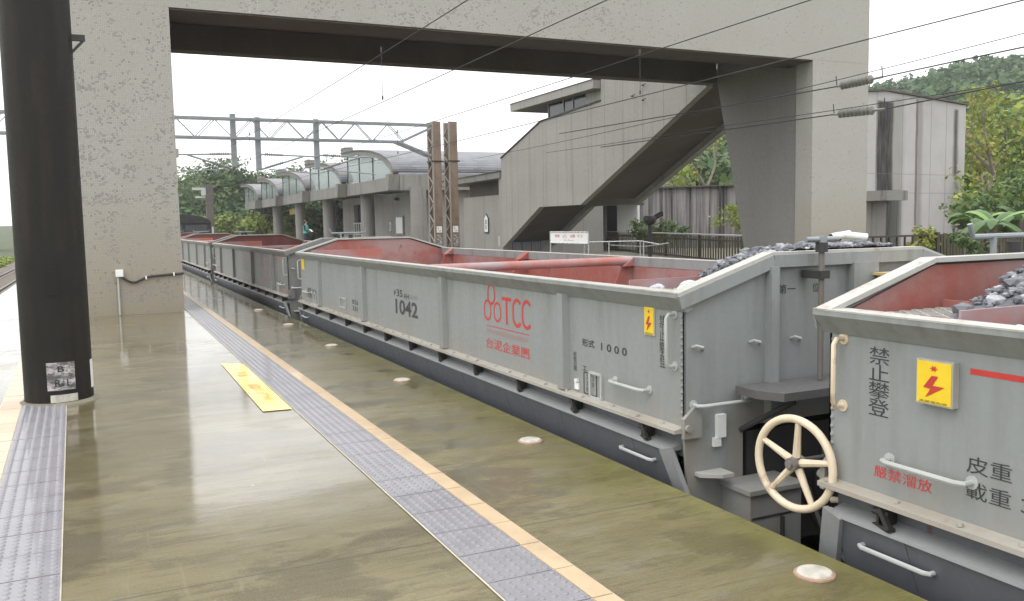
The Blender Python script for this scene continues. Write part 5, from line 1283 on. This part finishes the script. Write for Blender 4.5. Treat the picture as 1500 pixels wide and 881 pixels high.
tree('leafy_tree', 'tree with yellow spring leaves leaning out beside the stained building', gpt(1445, 47), 10.0, 3, 4, 'leaf_yellow', 40, .11, 33, (.15, 0), .12, .75, fork=.36)
for k, (px, d, h, mt, lab) in enumerate([(1505, 31, 2.9, 'leaf_lime', 'round lime green shrub behind the banana plant'), (1530, 28, 3.4, 'leaf_mid', 'dark green shrub at the right edge of the picture'), (1500, 39, 3.9, 'leaf_mid', 'tall green shrub between stained building and banana plant'), (1535, 40, 5.2, 'leaf_lime', 'tall yellow green shrub at the right below the hill')]):
    p = gpt(px, d); t = thing('shrub', lab, 'shrub', p, 'shrubs at the right behind the fence'); rg = np.random.default_rng(50 + k)
    leaf_obj('foliage', leaves([((p.x + rg.normal() * h * .28, p.y + rg.normal() * h * .28, h * rg.uniform(.25, .75)), (h * .26, h * .26, h * .20)) for _ in range(13)], 190, .105, seed=60 + k, jitter=.9, fill=.2), mt, t)
    m_ = MB(); [m_.tube([p, p + Vector((math.cos(a_) * h * .2, math.sin(a_) * h * .2, h * .6))], [.05, .015], 6) for a_ in (0, 1.7, 3.3, 4.8)]; m_.build('stem', 'bark', t)
for k, (px, d, h, mt, lab) in enumerate([(1350, 23.0, 1.15, 'leaf_yellow', 'small yellowish shrub at the start of the olive pickets'), (1077, 37, 2.0, 'leaf_lime', 'lime green shrub at the pier edge before the streaked wall'), (966, 37.5, 1.0, 'leaf_lime', 'low green plant behind the picket fence near the horn post'), (992, 38, 1.35, 'leaf_mid', 'pale green plant against the foot of the garden wall'), (945, 36, 1.5, 'leaf_mid', 'tuft of leaves beside the pavilion corner'), (1430, 21.5, .9, 'leaf_mid', 'low dark plant behind the pickets under the banana plant')]):
    p = gpt(px, d); t = thing('shrub', lab, 'shrub', p, 'small plants along the fences'); rg = np.random.default_rng(80 + k)
    leaf_obj('foliage', leaves([((p.x + rg.normal() * h * .22, p.y + rg.normal() * h * .22, h * rg.uniform(.45, .95)), (h * .2, h * .2, h * .15)) for _ in range(8)], 90, .06, seed=90 + k, jitter=1.0, fill=.1), mt, t)
    m_ = MB(); [m_.tube([p, p + Vector((math.cos(a_) * h * .15, math.sin(a_) * h * .15, h * .8))], [.02, .008], 5) for a_ in (.5, 2.4, 4.2)]; m_.build('stem', 'bark', t)

def banana(base, label, seed, n=9, ln=1.9):
    rg = random.Random(seed); t = thing('banana_plant', label, 'plant', base, 'banana plants'); b0 = Vector(base)
    m_ = MB(); m_.tube([b0, b0 + Vector((.03, 0, .6)), b0 + Vector((.05, 0, 1.15))], [.13, .11, .07], 10); m_.build('stem', 'bark', t)
    for k in range(n):
        an = 2 * PI * k / n * 1.62 + rg.uniform(-.3, .3); d_ = Vector((math.cos(an), math.sin(an), 0)); sd_ = Vector((-d_.y, d_.x, 0)); L = ln * rg.uniform(.75, 1.1); rise = rg.uniform(.55, 1.35)
        m_ = MB(); ns_ = 12
        for i in range(ns_ + 1):
            f_ = i / ns_; c_ = b0 + Vector((.05, 0, 1.05)) + d_ * (L * f_) + Vector((0, 0, L * (rise * f_ - 1.05 * f_ * f_))); wd = .17 * math.sin(PI * min(1, .06 + f_ * .93)) ** .7 * (1 if f_ > .12 else .15)
            dr_ = Vector((0, 0, -wd * .35)); m_.v += [c_ - sd_ * wd + dr_, c_, c_ + sd_ * wd + dr_]
        for i in range(ns_):
            for j in (0, 1): q_ = i * 3 + j; m_.f.append((q_, q_ + 1, q_ + 4, q_ + 3))
        m_.build('leaf', 'bananabright' if k in (2, 6) else 'banana', t, smooth=True)
banana(gpt(1455, 25, .0), 'banana plant with broad arching leaves behind the olive picket fence', 5, 11, 1.25)
banana(gpt(1495, 27, .1), 'second banana plant further back at the right edge', 8, 9, 1.4)
banana(gpt(1425, 28, .1), 'banana plant close to the corner of the stained building', 9, 8, 1.1)

# grass and buildings on the far left
gr = leaves([((x, y, GZ + .10), (.7, .7, .12)) for x, y in zip(gq.uniform(-24, -6.4, 420), gq.uniform(26, 95, 420))], 70, .16, seed=15, jitter=.5)
tag(leaf_obj('grass', gr, 'leaf_lime'), 'short green grass beside the left hand track', 'grass', None, 'stuff')
lb = thing('far_shed', 'low grey building far off at the left edge', 'building', (-18, 118, 0)); MB().box(-40, -12, 118, 126, GZ, 2.0).build('wall', 'conc2', lb); MB().box(-41, -11.5, 117.5, 126.5, 2.0, 2.4).build('roof', 'soffit', lb)
for k in range(6): MB().box(-38 + k * 4.2, -36 + k * 4.2, 117.95, 117.99, .2, 1.4).build('window', 'winglass', lb)

# ------------------------------------------------------------------ damp air
hz = MB().box(-895, 895, -895, 895, GZ - 1.2, 96).build('haze', 'white'); hm = bpy.data.materials.new('damp_air'); hm.use_nodes = True; t_ = hm.node_tree; t_.nodes.clear()
pv_ = t_.nodes.new('ShaderNodeVolumePrincipled'); pv_.inputs['Color'].default_value = (.93, .95, 1, 1); pv_.inputs['Density'].default_value = .00045; ho_ = t_.nodes.new('ShaderNodeOutputMaterial')
t_.links.new(pv_.outputs[0], ho_.inputs['Volume']); hz.data.materials.clear(); hz.data.materials.append(hm); hz['kind'] = 'stuff'
